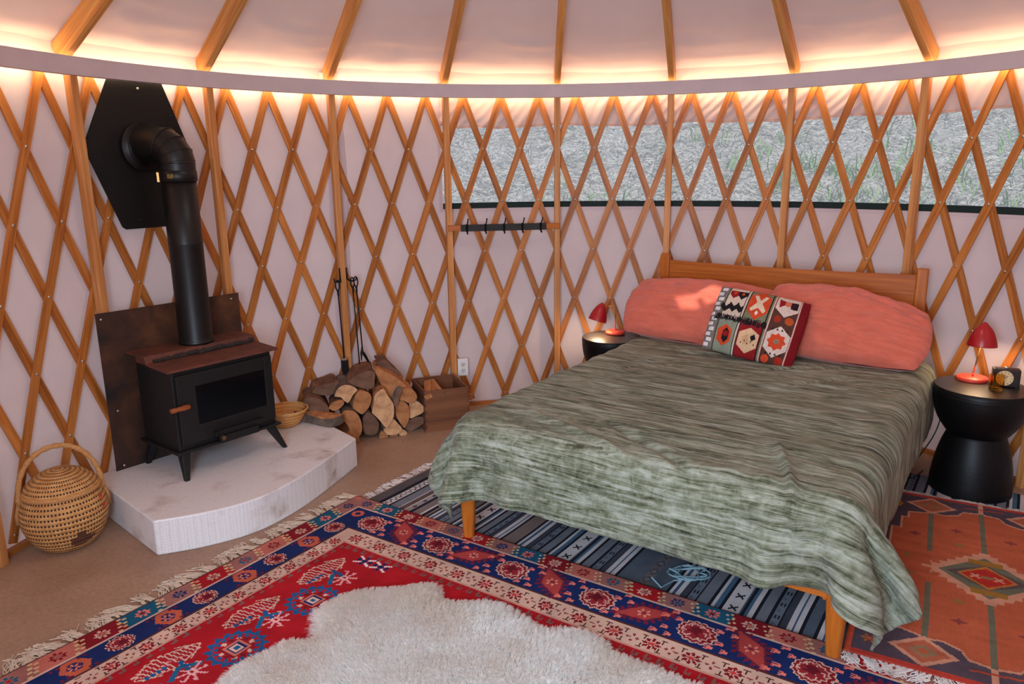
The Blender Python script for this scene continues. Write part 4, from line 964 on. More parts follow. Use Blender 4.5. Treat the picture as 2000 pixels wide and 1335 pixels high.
# ------------------------------------------------------------------ woven pattern canvases (colour knot by knot)
class Canvas:
    def __init__(s, w_, h_, res, base):
        s.nx = int(round(w_/res)); s.ny = int(round(h_/res)); s.w = w_; s.h = h_; s.res = res
        s.A = np.empty((s.nx, s.ny, 3)); s.A[:] = lin(base)
        s.X, s.Y = np.meshgrid((np.arange(s.nx)+.5)*res, (np.arange(s.ny)+.5)*res, indexing='ij')
    def mask(s, m_, c): s.A[m_] = lin(c)
    def rect(s, x0, y0, x1, y1, c): s.mask((s.X >= x0) & (s.X < x1) & (s.Y >= y0) & (s.Y < y1), c)
    def poly(s, P, c):
        P = np.array(P, float); x0, y0 = P.min(0); x1, y1 = P.max(0)
        i0, i1 = max(0, int(x0/s.res)), min(s.nx, int(x1/s.res)+2); j0, j1 = max(0, int(y0/s.res)), min(s.ny, int(y1/s.res)+2)
        if i0 >= i1 or j0 >= j1: return
        X, Y = s.X[i0:i1, j0:j1], s.Y[i0:i1, j0:j1]; ins = np.zeros(X.shape, bool); n = len(P)
        for k in range(n):
            xa, ya = P[k]; xb, yb = P[(k+1) % n]
            if ya == yb: continue
            cnd = ((Y >= min(ya, yb)) & (Y < max(ya, yb))); ins ^= cnd & (X < xa+(Y-ya)*(xb-xa)/(yb-ya))
        s.A[i0:i1, j0:j1][ins] = lin(c)
    def disc(s, x, y, r, c): s.poly([(x+r*math.cos(a), y+r*math.sin(a)) for a in np.linspace(0, 2*PI, 13)[:-1]], c)
    def line(s, x0, y0, x1, y1, wd, c):
        d = math.hypot(x1-x0, y1-y0) or 1; nx_, ny_ = -(y1-y0)/d*wd/2, (x1-x0)/d*wd/2
        s.poly([(x0+nx_, y0+ny_), (x1+nx_, y1+ny_), (x1-nx_, y1-ny_), (x0-nx_, y0-ny_)], c)
    def dia(s, x, y, a, b, c): s.poly([(x-a, y), (x, y-b), (x+a, y), (x, y+b)], c)
    def loc(s, x, y, ang, P, sc=1): ca, sa = math.cos(ang), math.sin(ang); return [(x+(p*ca-q*sa)*sc, y+(p*sa+q*ca)*sc) for p, q in P]
    def star(s, x, y, r, c, cc, n=8):
        for k in range(n):
            a = 2*PI*k/n; s.poly(s.loc(x, y, a, [(r*.25, 0), (r*.65, -r*.22), (r, 0), (r*.65, r*.22)]), c)
        s.disc(x, y, r*.28, cc)
    def line_l(s, x, y, ang, x0, y0, x1, y1, wd, c, sc=1):
        (a, b), (d, e) = s.loc(x, y, ang, [(x0, y0), (x1, y1)], sc); s.line(a, b, d, e, wd*sc, c)
RED = (164, 22, 32); DRED = (128, 20, 32); NAVY = (22, 38, 88); CREAM = (204, 168, 150); SALM = (186, 104, 90); TEAL = (24, 84, 112); BRN = (78, 40, 38); PINK = (226, 120, 104); BLUE = (28, 84, 132)
rug = Canvas(2.75, 2.05, .005, RED)
a_, b_ = rug.X, rug.Y
rug.A *= (1+.10*vnoise(a_*1.2, b_*9, 4)+.05*vnoise(a_*60, b_*60, 5))[..., None]
nL = np.interp(a_, [0, .012, .096, .104, .206, .214, .222, .285, .293, 9], [0, .5, 1, 1.3, 2, 2.3, 3, 4, 4.5, 5])
nR = np.interp(b_, [0, .012, .092, .100, .272, .280, .290, .375, .385, 9], [0, .5, 1, 1.3, 2, 2.3, 3, 4, 4.5, 5])
nn = np.minimum(nL, nR); left = nL < nR
rug.mask(nn < .5, BRN); rug.mask((nn >= .5) & (nn < 1), SALM); rug.mask((nn >= 1) & (nn < 1.3), CREAM); rug.mask((nn >= 1.3) & (nn < 2), NAVY)
rug.mask((nn >= 2) & (nn < 2.3), BRN); rug.mask((nn >= 2.3) & (nn < 3), CREAM); rug.mask((nn >= 3) & (nn < 4), CREAM); rug.mask((nn >= 4) & (nn < 4.5), (196, 140, 124))
side = np.where(left, b_, a_)
# guard-border squares
seq = [(150, 100, 92), TEAL, DRED, SALM, (150, 96, 88), RED]
stc = [NAVY, PINK, CREAM, DRED, TEAL, CREAM]
def guard(pit, k0, is_left, n):
    for i in range(n):
        c0 = .115+i*pit; col = seq[(i+k0) % 6]; lo, hi = (.012, .094) if is_left else (.012, .090)
        P = [(c0-.5*pit+.0, lo), (c0+.5*pit, lo), (c0+.5*pit, hi), (c0-.5*pit, hi)]
        if is_left: P = [(q, p) for p, q in P]
        m_ = P; rug.poly(P, col)
    for i in range(n):
        c0 = .115+i*pit; cx, cy = (.053, c0) if is_left else (c0, .052)
        rug.star(cx, cy, .030, stc[(i+k0) % 6], seq[(i+k0+1) % 6])
        for j in range(7):   # zig-zag divider
            q = c0+pit*.5+(-.010 if j % 2 else .010)-.018+j*.005; r0 = .014+j*.0115
            x, y = (r0, q) if is_left else (q, r0)
            rug.poly([(x, y), (x+.011, y), (x+.011, y+.011), (x, y+.011)], (206, 176, 130))
guard(.150, 0, True, 13); guard(.131, 0, False, 20)
def rosette(x, y, sc, ang=0):
    P = []
    for k in range(28):
        t_ = 2*PI*k/28; r_ = (1.0 if k % 2 else .86)*(.078+.012*math.cos(t_)); P.append((r_*math.cos(t_), r_*.88*math.sin(t_)))
    rug.poly(rug.loc(x, y, ang, P, sc), CREAM); rug.poly(rug.loc(x, y, ang, [(p*.9, q*.9) for p, q in P], sc), DRED)
    rug.poly(rug.loc(x, y, ang, [(p*.74, q*.74) for p, q in P], sc), (196, 150, 138)); rug.poly(rug.loc(x, y, ang, [(p*.64, q*.64) for p, q in P], sc), (140, 34, 44))
    for t_ in (.5, 1.6, 2.6, 3.7, 4.7, 5.8): rug.line_l(x, y, ang+t_, .02, 0, .045, .006, .006, CREAM, sc); rug.line_l(x, y, ang+t_, .045, .006, .04, .02, .005, CREAM, sc)
    rug.poly(rug.loc(x, y, ang, [(-.03, -.012), (.0, -.03), (.03, -.012), (.012, .0), (.03, .02), (0, .012), (-.03, .02), (-.012, 0)], sc), (96, 20, 34))
def hookdia(x, y, ang, sc, c1=(168, 62, 60), c2=(110, 30, 50)):
    for i in range(9):
        u0 = -.11+i*.0275
        for s_ in (-1, 1): rug.poly(rug.loc(x, y, ang, [(u0-.006, s_*(.056-abs(u0)*.42)), (u0+.010, s_*(.056-abs(u0)*.42)), (u0+.010, s_*(.078-abs(u0)*.42)), (u0-.006, s_*(.072-abs(u0)*.42))], sc), c2)
    rug.poly(rug.loc(x, y, ang, [(-.135, 0), (0, -.055), (.135, 0), (0, .055)], sc), c2); rug.poly(rug.loc(x, y, ang, [(-.115, 0), (0, -.046), (.115, 0), (0, .046)], sc), c1)
    rug.star(x, y, .030*sc, (214, 140, 120), c2, 6)
def triplet(x, y):
    for dx, dy in ((-.026, .012), (.026, .012), (0, -.024)):
        for q in (-.010, 0, .010): rug.line(x+dx-.014, y+dy+q, x+dx+.014, y+dy+q*.4, .006, PINK)
for i in range(6):
    x = .265+.384*i; rosette(x, .186, .98, .3)
    hookdia(x+.193, .180, .9 if i % 2 == 0 else -.5, .93)
    triplet(x+.095, .235); triplet(x+.10, .130); triplet(x+.29, .135); triplet(x+.285, .24)
rug.disc(.15, .15, .03, (190, 90, 70)); rug.disc(.15, .15, .014, NAVY)
for i in range(6):
    y = .30+.333*i; rosette(.155, y, .66, 1.57)
    P = [(-.05, -.03), (0, -.06), (.05, -.03), (.05, .02), (0, .05), (-.05, .02)]
    rug.poly(rug.loc(.157, y+.165, 0, P, .95), (184, 88, 62)); rug.poly(rug.loc(.157, y+.165, 0, P, .5), (60, 40, 88)); rug.star(.157, y+.165, .022, (214, 130, 100), NAVY, 6)
    for q in (-.05, -.03, .03, .05): rug.rect(.115, y+.165+q*1.1-.006, .125, y+.165+q*1.1+.006, (120, 24, 44)); rug.rect(.19, y+.165+q*1.1-.006, .20, y+.165+q*1.1+.006, (120, 24, 44))
# cream flower border
for i in range(38):
    big = i % 2 == 0; x = .315+i*.0695; c = DRED if big else (134, 46, 48)
    rug.star(x, .333, .036 if big else .026, c, (196, 60, 60) if big else CREAM, 8 if big else 4)
    for s_ in (-1, 1):
        rug.line(x+.035, .333+s_*.012, x+.035, .333+s_*.036, .005, BRN); rug.line(x+.024, .333+s_*.036, x+.046, .333+s_*.036, .005, BRN)
    y = .40+i*.062
    rug.star(.254, y, .031 if big else .022, c, (196, 60, 60) if big else CREAM, 8 if big else 4)
    for s_ in (-1, 1): rug.line(.254+s_*.012, y+.031, .254+s_*.030, y+.031, .005, BRN); rug.line(.254+s_*.03, y+.022, .254+s_*.03, y+.04, .005, BRN)
# running hooks at the field edge
HK = (122, 84, 80)
for i in range(50):
    x = .33+i*.046; rug.rect(x, .388, x+.008, .418, HK); rug.rect(x, .41, x+.024, .418, HK); rug.rect(x+.018, .40, x+.024, .418, HK)
    y = .41+i*.046; rug.rect(.296, y, .318, y+.007, HK); rug.rect(.312, y, .318, y+.022, HK)
# field motifs
def palmette(x, y):
    for s_ in (-1, 1):
        rug.line(x, y-.0, x+s_*.0+.02, y+s_*.055, .012, (206, 120, 120))
        for i in range(6):
            yy = y+s_*(.012+i*.017); w_ = .050-.006*i
            rug.line(x-w_, yy+.008, x+w_, yy-.008, .0055, CREAM); rug.line(x-w_, yy+.008, x-w_, yy+.02, .0055, CREAM); rug.line(x+w_, yy-.008, x+w_, yy+.006, .0055, CREAM)
            rug.line(x-w_*.8, yy+.013, x+w_*.8, yy-.002, .005, (150, 40, 56))
        rug.line(x, y+s_*.12, x-.05, y+s_*.05, .005, CREAM); rug.line(x, y+s_*.12, x+.05, y+s_*.05, .005, CREAM)
def spider(x, y):
    for k in range(8): rug.line(x, y, x+.052*math.cos(k*PI/4+.3), y+.052*math.sin(k*PI/4+.3), .008, (226, 160, 160))
    for k in range(8): rug.line(x+.05*math.cos(k*PI/4+.3), y+.05*math.sin(k*PI/4+.3), x+.05*math.cos(k*PI/4+.3)-.014, y+.05*math.sin(k*PI/4+.3)+.006, .006, (226, 160, 160))
    rug.rect(x-.017, y-.012, x+.017, y+.012, (230, 176, 170)); rug.rect(x-.009, y-.005, x+.009, y+.005, RED)
def bluemed(x, y):
    P = []
    for k in range(32):
        a = 2*PI*(k+.5)/32; r_b = .108 if (k//1) % 2 else .086; P.append((x+r_b*math.cos(a), y+r_b*math.sin(a)))
    rug.poly(P, BLUE)
    rug.poly([(x+.079*math.cos(2*PI*k/16), y+.079*math.sin(2*PI*k/16)) for k in range(16)], RED)
    for k in range(16):
        a = 2*PI*k/16; rug.disc(x+.068*math.cos(a), y+.068*math.sin(a), .0085, BLUE)
    for k in range(12):
        a = 2*PI*(k+.5)/12; rug.poly(rug.loc(x+.052*math.cos(a), y+.052*math.sin(a), a, [(-.008, -.008), (.008, -.008), (.008, .008), (-.008, .008)]), CREAM if k % 2 else (110, 22, 34))
    rug.rect(x-.042, y-.042, x+.042, y+.042, DRED); rug.rect(x-.034, y-.034, x+.034, y+.034, SALM); rug.rect(x-.026, y-.026, x+.026, y+.026, NAVY); rug.rect(x-.018, y-.018, x+.018, y+.018, CREAM); rug.rect(x-.009, y-.009, x+.009, y+.009, BLUE)
    for s_ in (-1, 1): rug.line(x-.03, y+s_*.11, x-.075, y+s_*.17, .018, (30, 96, 134)); 
    for q in range(4): rug.disc(x-.09+.016*q, y-.19+.008*(q % 2), .010, BLUE); rug.disc(x-.11, y-.14+.02*q, .009, BLUE)
def bowtie(x, y):
    rug.rect(x-.012, y-.012, x+.012, y+.012, NAVY)
    for s_ in (-1, 1):
        rug.line(x+s_*.01, y-.01, x+s_*.04, y-.026, .010, (226, 214, 214)); rug.line(x+s_*.01, y+.01, x+s_*.04, y+.026, .010, (226, 214, 214)); rug.disc(x+s_*.03, y, .01, NAVY)
    rug.disc(x, y-.022, .009, NAVY); rug.disc(x, y+.022, .009, NAVY)
for j in range(5):
    y = .60+.338*j; palmette(.395, y)
    spider(.508, y-.012 if j else .592)
    bluemed(.525, y+.168)
bowtie(.484, .455); bowtie(.572, .455)
for i in range(3):
    for j in range(4):
        x = .86+.42*i; y = .70+.36*j; bluemed(x, y); spider(x-.16, y+.16); palmette(x+.2, y+.03)
RO = Vector((-1.067, .933, 0)); E1 = Vector((.832, -.549, 0)).normalized(); E2 = Vector((-.5425, -.84, 0)).normalized()
def rugmesh(name, cv, O_, e1, e2, z, thick, m_, label, wob=.0, cat='rug'):
    xs = np.arange(cv.nx+1)*cv.res; ys = np.arange(cv.ny+1)*cv.res; X, Y = np.meshgrid(xs, ys, indexing='ij')
    V = np.zeros((cv.nx+1, cv.ny+1, 3)); Xw = X+wob*vnoise(X*1.5, Y*2.2, 8); Yw = Y+wob*vnoise(X*2.2, Y*1.3, 9)
    V[..., 0] = O_.x+e1.x*Xw+e2.x*Yw; V[..., 1] = O_.y+e1.y*Xw+e2.y*Yw; V[..., 2] = z+thick
    rim = (X < 1e-6) | (Y < 1e-6) | (X > xs[-1]-1e-6) | (Y > ys[-1]-1e-6); V[..., 2] = np.where(rim, z, V[..., 2])
    V[..., 2] += np.where(rim, 0, .0008*vnoise(X*8, Y*8, 3)+.0008)
    o = thing(name, label, cat)
    grid_mesh('pile', V, m_, o, True, cols=cv.A); return o
def fringe(parent, O_, e_al, e_out, L0, L1, z, n, ln, m_, curl=.5, seed=1, zend=.003):
    r_ = np.random.default_rng(seed); mb = MB(); V = []; F = []
    for i in range(n):
        s = L0+(L1-L0)*(i+r_.random()*.8)/n; s = s+(round(s/.018)*.018+.004*r_.normal()-s)*.75; al = r_.normal()*.12+.5*math.sin(s*23)+.4*math.sin(round(s/.018)*2.1+1); l = ln*(.65+.6*r_.random()); wd = .0019; p = O_+e_al*s; pts = []
        for j in range(5):
            q = j/4; d_ = e_out*l*q+e_al*(al*l*q+curl*.02*math.sin(q*5+i)*q); pts.append(p+d_+Vector((0, 0, z*(1-q)+zend*q+.004*math.sin(q*PI)*r_.random())))
        k = len(V)
        for j, q in enumerate(pts): V += [q-e_al*wd, q+Vector((0, 0, wd*1.5)), q+e_al*wd]
        for j in range(4): F += [(k+j*3, k+j*3+1, k+j*3+4, k+j*3+3), (k+j*3+1, k+j*3+2, k+j*3+5, k+j*3+4)]
    me = bpy.data.meshes.new('fringe'); me.from_pydata(V, [], F); me.update(); o = link('fringe', me, m_, parent, True); o['kind'] = 'stuff'; return o
M_FR = mat('cream_yarn', (226, 208, 188), .9, c2=(196, 172, 148), scale=30)
M_FRW = mat('white_yarn', (232, 222, 216), .9, c2=(206, 190, 184), scale=30)
M_PILE = attr_mat('knotted_pile', .95, 420, .4, .16, .0)
prug = rugmesh('persian_rug', rug, RO, E1, E2, .0105, .006, M_PILE, 'large red and navy knotted rug with figured borders, in the foreground', .004)
fringe(prug, RO, E2, -E1, .0, 2.0, .010, 620, .085, M_FR, 1, 3)
# tassels knotted bundles are inside the fringe

# striped rug under the bed
G0 = Vector((math.cos(BA), math.sin(BA), 0)); G1 = Vector((-math.sin(BA), math.cos(BA), 0))
sr = Canvas(2.69, 2.02, .006, (96, 92, 96))
def st(u0, u1, c): sr.rect(u0+.665, 0, u1+.665, 9, c)
U = sr.X-.665
GL, GD, WH, BK, TN, BW = (112, 116, 124), (62, 66, 76), (196, 190, 190), (28, 30, 40), (128, 110, 104), (92, 76, 72)
sr.A[:] = np.where((U < .22)[..., None], lin(TN), lin((84, 94, 106)))
def block(c0, s_):
    # symmetrical block around c0 (x band, stripes, marks band); s_ scale
    for sg in (-1, 1):
        f = lambda a, b, c: st(c0+min(sg*a, sg*b)*s_, c0+max(sg*a, sg*b)*s_, c)
        f(0, .030, WH); f(.034, .044, BK); f(.044, .060, (70, 100, 124)); f(.060, .074, WH); f(.074, .086, BK); f(.086, .125, GL); f(.125, .135, BK)
        f(.135, .165, (104, 112, 124)); f(.165, .172, BK); f(.172, .195, GD); f(.195, .212, WH); f(.212, .222, (60, 86, 112)); f(.222, .236, WH); f(.236, .25, BK)
        for k in range(24):
            v_ = .05+k*.09
            x = c0+sg*.150*s_+.665
            sr.rect(x-.008, v_, x-.003, v_+.024, BK); sr.rect(x+.003, v_, x+.008, v_+.024, BK); sr.line(x-.006, v_+.05, x+.006, v_+.062, .005, (70, 76, 92)); sr.line(x-.006, v_+.062, x+.006, v_+.05, .005, (70, 76, 92))
    for k in range(24):
        v_ = .03+k*.09; x = c0+.665; sr.line(x-.014, v_-.014, x+.014, v_+.014, .007, BK); sr.line(x-.014, v_+.014, x+.014, v_-.014, .007, BK); sr.line(x-.018, v_, x+.018, v_, .005, BK)
for c0 in (-.085, .441, 1.143, 1.68, 2.02): block(c0, 1.0 if c0 != -.085 else .85)
st(-.66, -.60, (84, 78, 80)); st(-.60, -.575, BK)
st(-.575, -.535, WH); 
for k in range(60): sr.line(-.555+.665-.014, .02+k*.035, -.555+.665+.014, .037+k*.035, .006, BW); sr.line(-.555+.665+.014, .037+k*.035, -.555+.665-.014, .055+k*.035, .006, BW)
for (u0, u1, c) in [(-.535, -.52, BK), (-.52, -.475, GL), (-.475, -.465, WH), (-.465, -.44, BW), (-.44, -.43, WH), (-.43, -.40, (150, 140, 140)), (-.40, -.385, BK), (-.385, -.34, (120, 108, 106)), (-.34, -.33, WH), (-.33, -.31, BK), (.73, .78, (82, 90, 100)), (.78, .82, (104, 92, 92)), (.82, .86, (82, 90, 100))]: st(u0, u1, c)
for k in range(30):
    v_ = .03+k*.07; x = -.415+.665; sr.dia(x, v_, .010, .016, (50, 50, 74)); x = .80+.665; sr.dia(x, v_, .02, .03, (60, 70, 80)); sr.dia(x, v_, .012, .018, (110, 104, 104))
sr.A *= (1+.06*vnoise(sr.X*90, sr.Y*14, 2)+.05*vnoise(sr.X*3, sr.Y*3, 4))[..., None]
SRO = BL+G0*(-.665)+G1*(-.20)
srug = rugmesh('striped_blanket_rug', sr, SRO, G0, G1, .001, .003, attr_mat('flat_weave', .95, 260, .3, .12, 0), 'grey and white striped flatweave rug under the bed', .006)
fringe(srug, SRO, G1, -G0, 0.05, 2.0, .003, 420, .05, M_FRW, 1, 5)

# orange kilim
KW, KH = .86, 1.47
OR, PUR, KT, KG = (178, 90, 60), (82, 68, 78), (196, 140, 114), (104, 102, 84)
kl = Canvas(KW, KH, .005, PUR)
kl.rect(0, 0, KW, .03, (178, 60, 48)); kl.rect(0, KH-.03, KW, KH, (178, 60, 48)); kl.rect(0, 0, .022, KH, (206, 84, 52)); kl.rect(KW-.022, 0, KW, KH, (206, 84, 52))
half = [(.085, .60), (.085, .42), (.12, .42), (.12, .30), (.145, .30), (.145, .235), (.20, .22), (.24, .205), (.29, .21), (.34, .185), (.36, .14), (.43, .125)]
outl = half+[(KW-x, y) for x, y in half[::-1]]+[(KW-x, KH-y) for x, y in half]+[(x, KH-y) for x, y in half[::-1]]
cx0, cy0 = KW/2, KH/2
kl.poly([(cx0+(x-cx0)*1.035, cy0+(y-cy0)*1.02) for x, y in outl], KT); kl.poly(outl, OR)
for x in (.23, .43, .63):
    kl.rect(x-.008, .0 if x == .43 else .16, x+.008, KH if x == .43 else KH-.16, KG)
    if x == .43: kl.rect(x-.01, 0, x+.01, .12, KT); kl.rect(x-.01, KH-.12, x+.01, KH, KT)
kl.rect(.20, .60, .26, KH-.60, OR); kl.rect(.60, .60, .66, KH-.60, OR)
for x in (.23, .63):
    for y in (.118, KH-.118):
        for k in range(10): kl.rect(x-.062+abs(k-4.5)*.0, y, x, y+.001, KT)
        kl.dia(x, y, .105, .092, KT); kl.dia(x, y, .080, .070, (172, 92, 66)); kl.dia(x, y, .045, .04, (140, 110, 80)); kl.dia(x, y, .022, .02, OR)
def stepdia(x, y, a, b, st_, c):
    n_ = int(b/st_)
    for k in range(-n_, n_+1):
        w_ = a*(1-abs(k)/(n_+1)); w_ = round(w_/.03)*.03+.015 if st_ > .02 else w_
        kl.rect(x-w_, y+(k-.5)*st_, x+w_, y+(k+.5)*st_, c)
stepdia(cx0, cy0, .215, .215, .022, KT)
for k in range(7):
    for s_ in (-1, 1):
        yy = cy0+s_*(.02+k*.03); xx = .20-.028*k
        kl.rect(cx0-xx-.02, yy-.008, cx0-xx+.01, yy+.008, OR); kl.rect(cx0+xx-.01, yy-.008, cx0+xx+.02, yy+.008, OR)
kl.dia(cx0, cy0, .165, .17, KG); kl.dia(cx0, cy0, .14, .1, (90, 74, 74)); kl.rect(cx0-.06, cy0-.14, cx0+.06, cy0-.10, (150, 106, 44)); kl.rect(cx0-.06, cy0+.10, cx0+.06, cy0+.14, (150, 106, 44))
kl.dia(cx0, cy0, .105, .095, (176, 110, 52)); kl.dia(cx0, cy0, .088, .078, (176, 44, 34))
for dx in (-.04, .04): kl.line(cx0+dx-.015, cy0-.015, cx0+dx+.015, cy0+.015, .008, KT); kl.line(cx0+dx-.015, cy0+.015, cx0+dx+.015, cy0-.015, .008, KT)
kl.rect(cx0-.02, cy0-.012, cx0+.02, cy0+.012, (140, 110, 80))
for (x, y, c) in [(.17, .50, (134, 60, 60)), (.33, .36, (134, 60, 60)), (.15, .80, (150, 106, 62)), (.33, .50, (150, 106, 62)), (.17, 1.02, (134, 60, 60)), (.33, 1.12, (134, 60, 60)), (.53, .36, (134, 60, 60)), (.70, .5, (150, 106, 62)), (.53, 1.1, (134, 60, 60)), (.7, .98, (150, 106, 62)), (.16, .65, (120, 104, 74)), (.34, .98, (150, 106, 62)), (.70, .72, (120, 104, 74))]:
    kl.dia(x, y, .034, .012, c); kl.dia(x, y, .014, .026, c)
for y in (.08, KH-.08): kl.line(.36, y, .52, y+.02, .01, (170, 70, 50)); kl.star(.07, y+.03, .03, (178, 96, 40), OR, 6)
kl.star(.075, KH-.15, .045, (190, 120, 40), (150, 96, 40), 8)
kl.A *= (1+.10*vnoise(kl.X*5, kl.Y*46, 2)+.07*vnoise(kl.X*2, kl.Y*4, 4)+.06*vnoise(kl.X*150, kl.Y*60, 6))[..., None]
KO = Vector((.80, -.335, 0)); K1 = Vector((.874, -.486, 0)).normalized(); K2 = Vector((.486, .874, 0))
krug = rugmesh('orange_kilim', kl, KO, K1, K2, .0185, .003, attr_mat('kilim_weave', .95, 300, .3, .08, 0), 'faded orange kilim with a stepped central medallion, beside the bed on the right', .004)
krug.location = (0, 0, 0)
fringe(krug, KO, K1, -K2, .0, KW, .019, 380, .055, M_FRW, 1, 7, .017); fringe(krug, KO+K2*KH, K1, K2, 0, KW, .016, 360, .05, M_FRW, 1, 9, .006)

# ------------------------------------------------------------------ kilim cushion
cu = Canvas(.49, .37, .0022, (206, 186, 166)); CW, CB, CRD, CG, CO = (212, 190, 170), (34, 28, 32), (142, 30, 34), (122, 120, 92), (206, 74, 42)
cu.rect(0, 0, .05, .37, (120, 112, 112))
for k in range(12): cu.rect(.004+.012*(k % 2), .01+k*.03, .034+.012*(k % 2), .03+k*.03, (222, 214, 210))
cu.rect(.05, 0, .058, .37, CG); cu.rect(.058, 0, .064, .37, (70, 60, 60))
cu.rect(.064, 0, .165, .185, (136, 142, 122)); cu.rect(.064, .185, .165, .37, CW)
P = [(.115, .03), (.150, .06), (.150, .12), (.115, .15), (.08, .12), (.08, .06)]
cu.poly([(.112+(x-.115)*1.1, y) for x, y in P], CO); cu.poly([(.118+(x-.115)*.5, .09+(y-.09)*.7) for x, y in P], CB); cu.disc(.118, .098, .016, CRD)
for (x, y) in [(.115, .25), (.072, .245), (.155, .25)]:
    cu.poly([(x, y-.03), (x+.03, y+.0), (x+.024, y+.03), (x, y+.005), (x-.024, y+.03), (x-.03, y)], CB)
for x, c in ((.095, CRD), (.140, CB)): cu.poly([(x, .30), (x+.026, .325), (x+.026, .35), (x-.026, .35), (x-.026, .325)], c); cu.disc(x, .335, .008, CO)
cu.rect(.165, 0, .170, .37, CB); cu.rect(.170, 0, .178, .37, CW); cu.rect(.178, 0, .184, .37, (70, 44, 40))
cu.rect(.184, 0, .30, .37, CRD); cu.rect(.184, .19, .30, .37, CG)
cu.poly([(.242, .02), (.294, .055), (.294, .125), (.242, .155), (.190, .125), (.190, .055)], (220, 180, 140)); cu.poly([(.225, .06), (.25, .08), (.235, .12), (.21, .10)], (206, 160, 120)); cu.poly([(.262, .085), (.282, .10), (.27, .125), (.25, .11)], CB)
for k in range(5): cu.disc(.21+.017*k, .07+.012*(k % 2), .004, (96, 60, 50))
cu.poly([(.242, .20), (.296, .25), (.296, .34), (.242, .37), (.188, .34), (.188, .25)], CO); cu.poly([(.242, .27), (.275, .245), (.285, .26), (.256, .30), (.28, .34), (.262, .345), (.242, .315), (.222, .345), (.204, .34), (.228, .30), (.2, .26), (.209, .245)], (226, 200, 170)); cu.poly([(.242, .225), (.252, .24), (.242, .255), (.232, .24)], (236, 220, 206))
cu.rect(.30, 0, .306, .37, CB); cu.rect(.306, 0, .314, .37, CG); cu.rect(.314, 0, .322, .37, (222, 176, 160)); cu.rect(.322, 0, .445, .37, (86, 54, 44))
for y in (.115, .335): cu.poly([(.384, y-.085), (.442, y-.04), (.442, y+.04), (.384, y+.085), (.326, y+.04), (.326, y-.04)], (216, 192, 178))
for k in range(8):
    a = k*PI/4; cu.poly(cu.loc(.384, .115, a, [(.006, 0), (.03, -.018), (.048, 0), (.03, .018)]), CO)
cu.disc(.384, .115, .012, CG)
for dx in (-.036, -.012, .012, .036):
    for y in (.05, .18): cu.poly([(.384+dx, y+.008), (.384+dx+.006, y-.006), (.384+dx-.006, y-.006)], CB)
cu.poly([(.345, .30), (.384, .33), (.42, .30), (.432, .35), (.384, .34), (.336, .35)], CRD); cu.disc(.384, .33, .016, (206, 110, 80)); cu.rect(.40, .305, .435, .345, (48, 26, 30))
cu.disc(.355, .235, .02, (150, 50, 36)); cu.disc(.414, .235, .022, (176, 78, 38)); cu.disc(.35, .02, .02, CO); cu.disc(.42, .02, .022, (160, 44, 34))
cu.rect(.445, 0, .452, .37, (216, 170, 156)); cu.rect(.452, 0, .49, .37, (120, 22, 28))
for k in range(60):   # frayed dark seam
    x = .03+k*.0048; h_ = .010+.012*rng.random(); cu.line(x, .188-.02*(x-.03)-h_, x+.008*(rng.random()-.5), .188-.02*(x-.03)+h_, .005, CB)
cu.A *= (1+.12*vnoise(cu.X*300, cu.Y*120, 2))[..., None]
csh = thing('kilim_cushion', 'patterned red, black and cream woven cushion leaning on the pillows', 'cushion')
F_, B_ = pillow_grid(.49, .37, .12, cu.nx+1, cu.ny+1, 4, .06, .002, .45)
grid_mesh('front', F_, attr_mat('cushion_weave', .95, 500, .35, .1, 0), csh, True, cols=cu.A)
grid_mesh('back', B_[::6, ::6], mat('dark_red_cloth', (112, 22, 28), .9, c2=(92, 18, 24), scale=60), csh, True)
csh.matrix_world = Matrix.Translation(bedpos(.735, 1.560, .752)) @ Matrix.Rotation(BA+.0, 4, 'Z') @ Matrix.Rotation(.12, 4, 'Y') @ Matrix.Rotation(-.52, 4, 'X')

# ------------------------------------------------------------------ sheepskin
out_ = [(-1.35, -.62), (-1.22, -.50), (-1.204, -.414), (-1.118, -.323), (-1.066, -.267), (-.979, -.263), (-1.017, -.132), (-1.012, -.067), (-.952, -.0), (-.886, .045), (-.732, .060), (-.607, .085), (-.563, -.007), (-.526, -.041), (-.346, -.061), (-.244, -.159), (-.192, -.221), (-.103, -.213), (-.003, -.268), (.039, -.352), (.145, -.419), (.23, -.482), (.33, -.56), (.38, -.70), (.30, -.86), (.0, -.95), (-.4, -1.0), (-.9, -.98), (-1.3, -.85)]
out_ = [(x*.985-.004, y*.985-.012) for x, y in out_]
OP = np.array(crm(out_+[out_[0]], 3)[:-1])
def inside(X, Y):
    ins = np.zeros(np.shape(X), bool); n = len(OP)
    for k in range(n):
        xa, ya = OP[k]; xb, yb = OP[(k+1) % n]
        if ya == yb: continue
        ins ^= ((Y >= min(ya, yb)) & (Y < max(ya, yb))) & (X < xa+(Y-ya)*(xb-xa)/(yb-ya))
    return ins
def edist(X, Y):
    d = np.full(np.shape(X), 9.0); n = len(OP)
    for k in range(n):
        a = OP[k]; b2 = OP[(k+1) % n]-a; L2 = (b2**2).sum(); t_ = np.clip(((X-a[0])*b2[0]+(Y-a[1])*b2[1])/L2, 0, 1); d = np.minimum(d, np.hypot(X-a[0]-t_*b2[0], Y-a[1]-t_*b2[1]))
    return d
xs = np.arange(-1.42, .45, .012); ys = np.arange(-1.06, .14, .012); X, Y = np.meshgrid(xs, ys, indexing='ij')
ins = inside(X, Y); dd = edist(X, Y)*np.where(ins, 1, -1)
Zs = .019+.024*np.clip(dd/.06, 0, 1)**.6+.008*fbm(X*5, Y*5, 31)*np.clip(dd/.06, 0, 1)
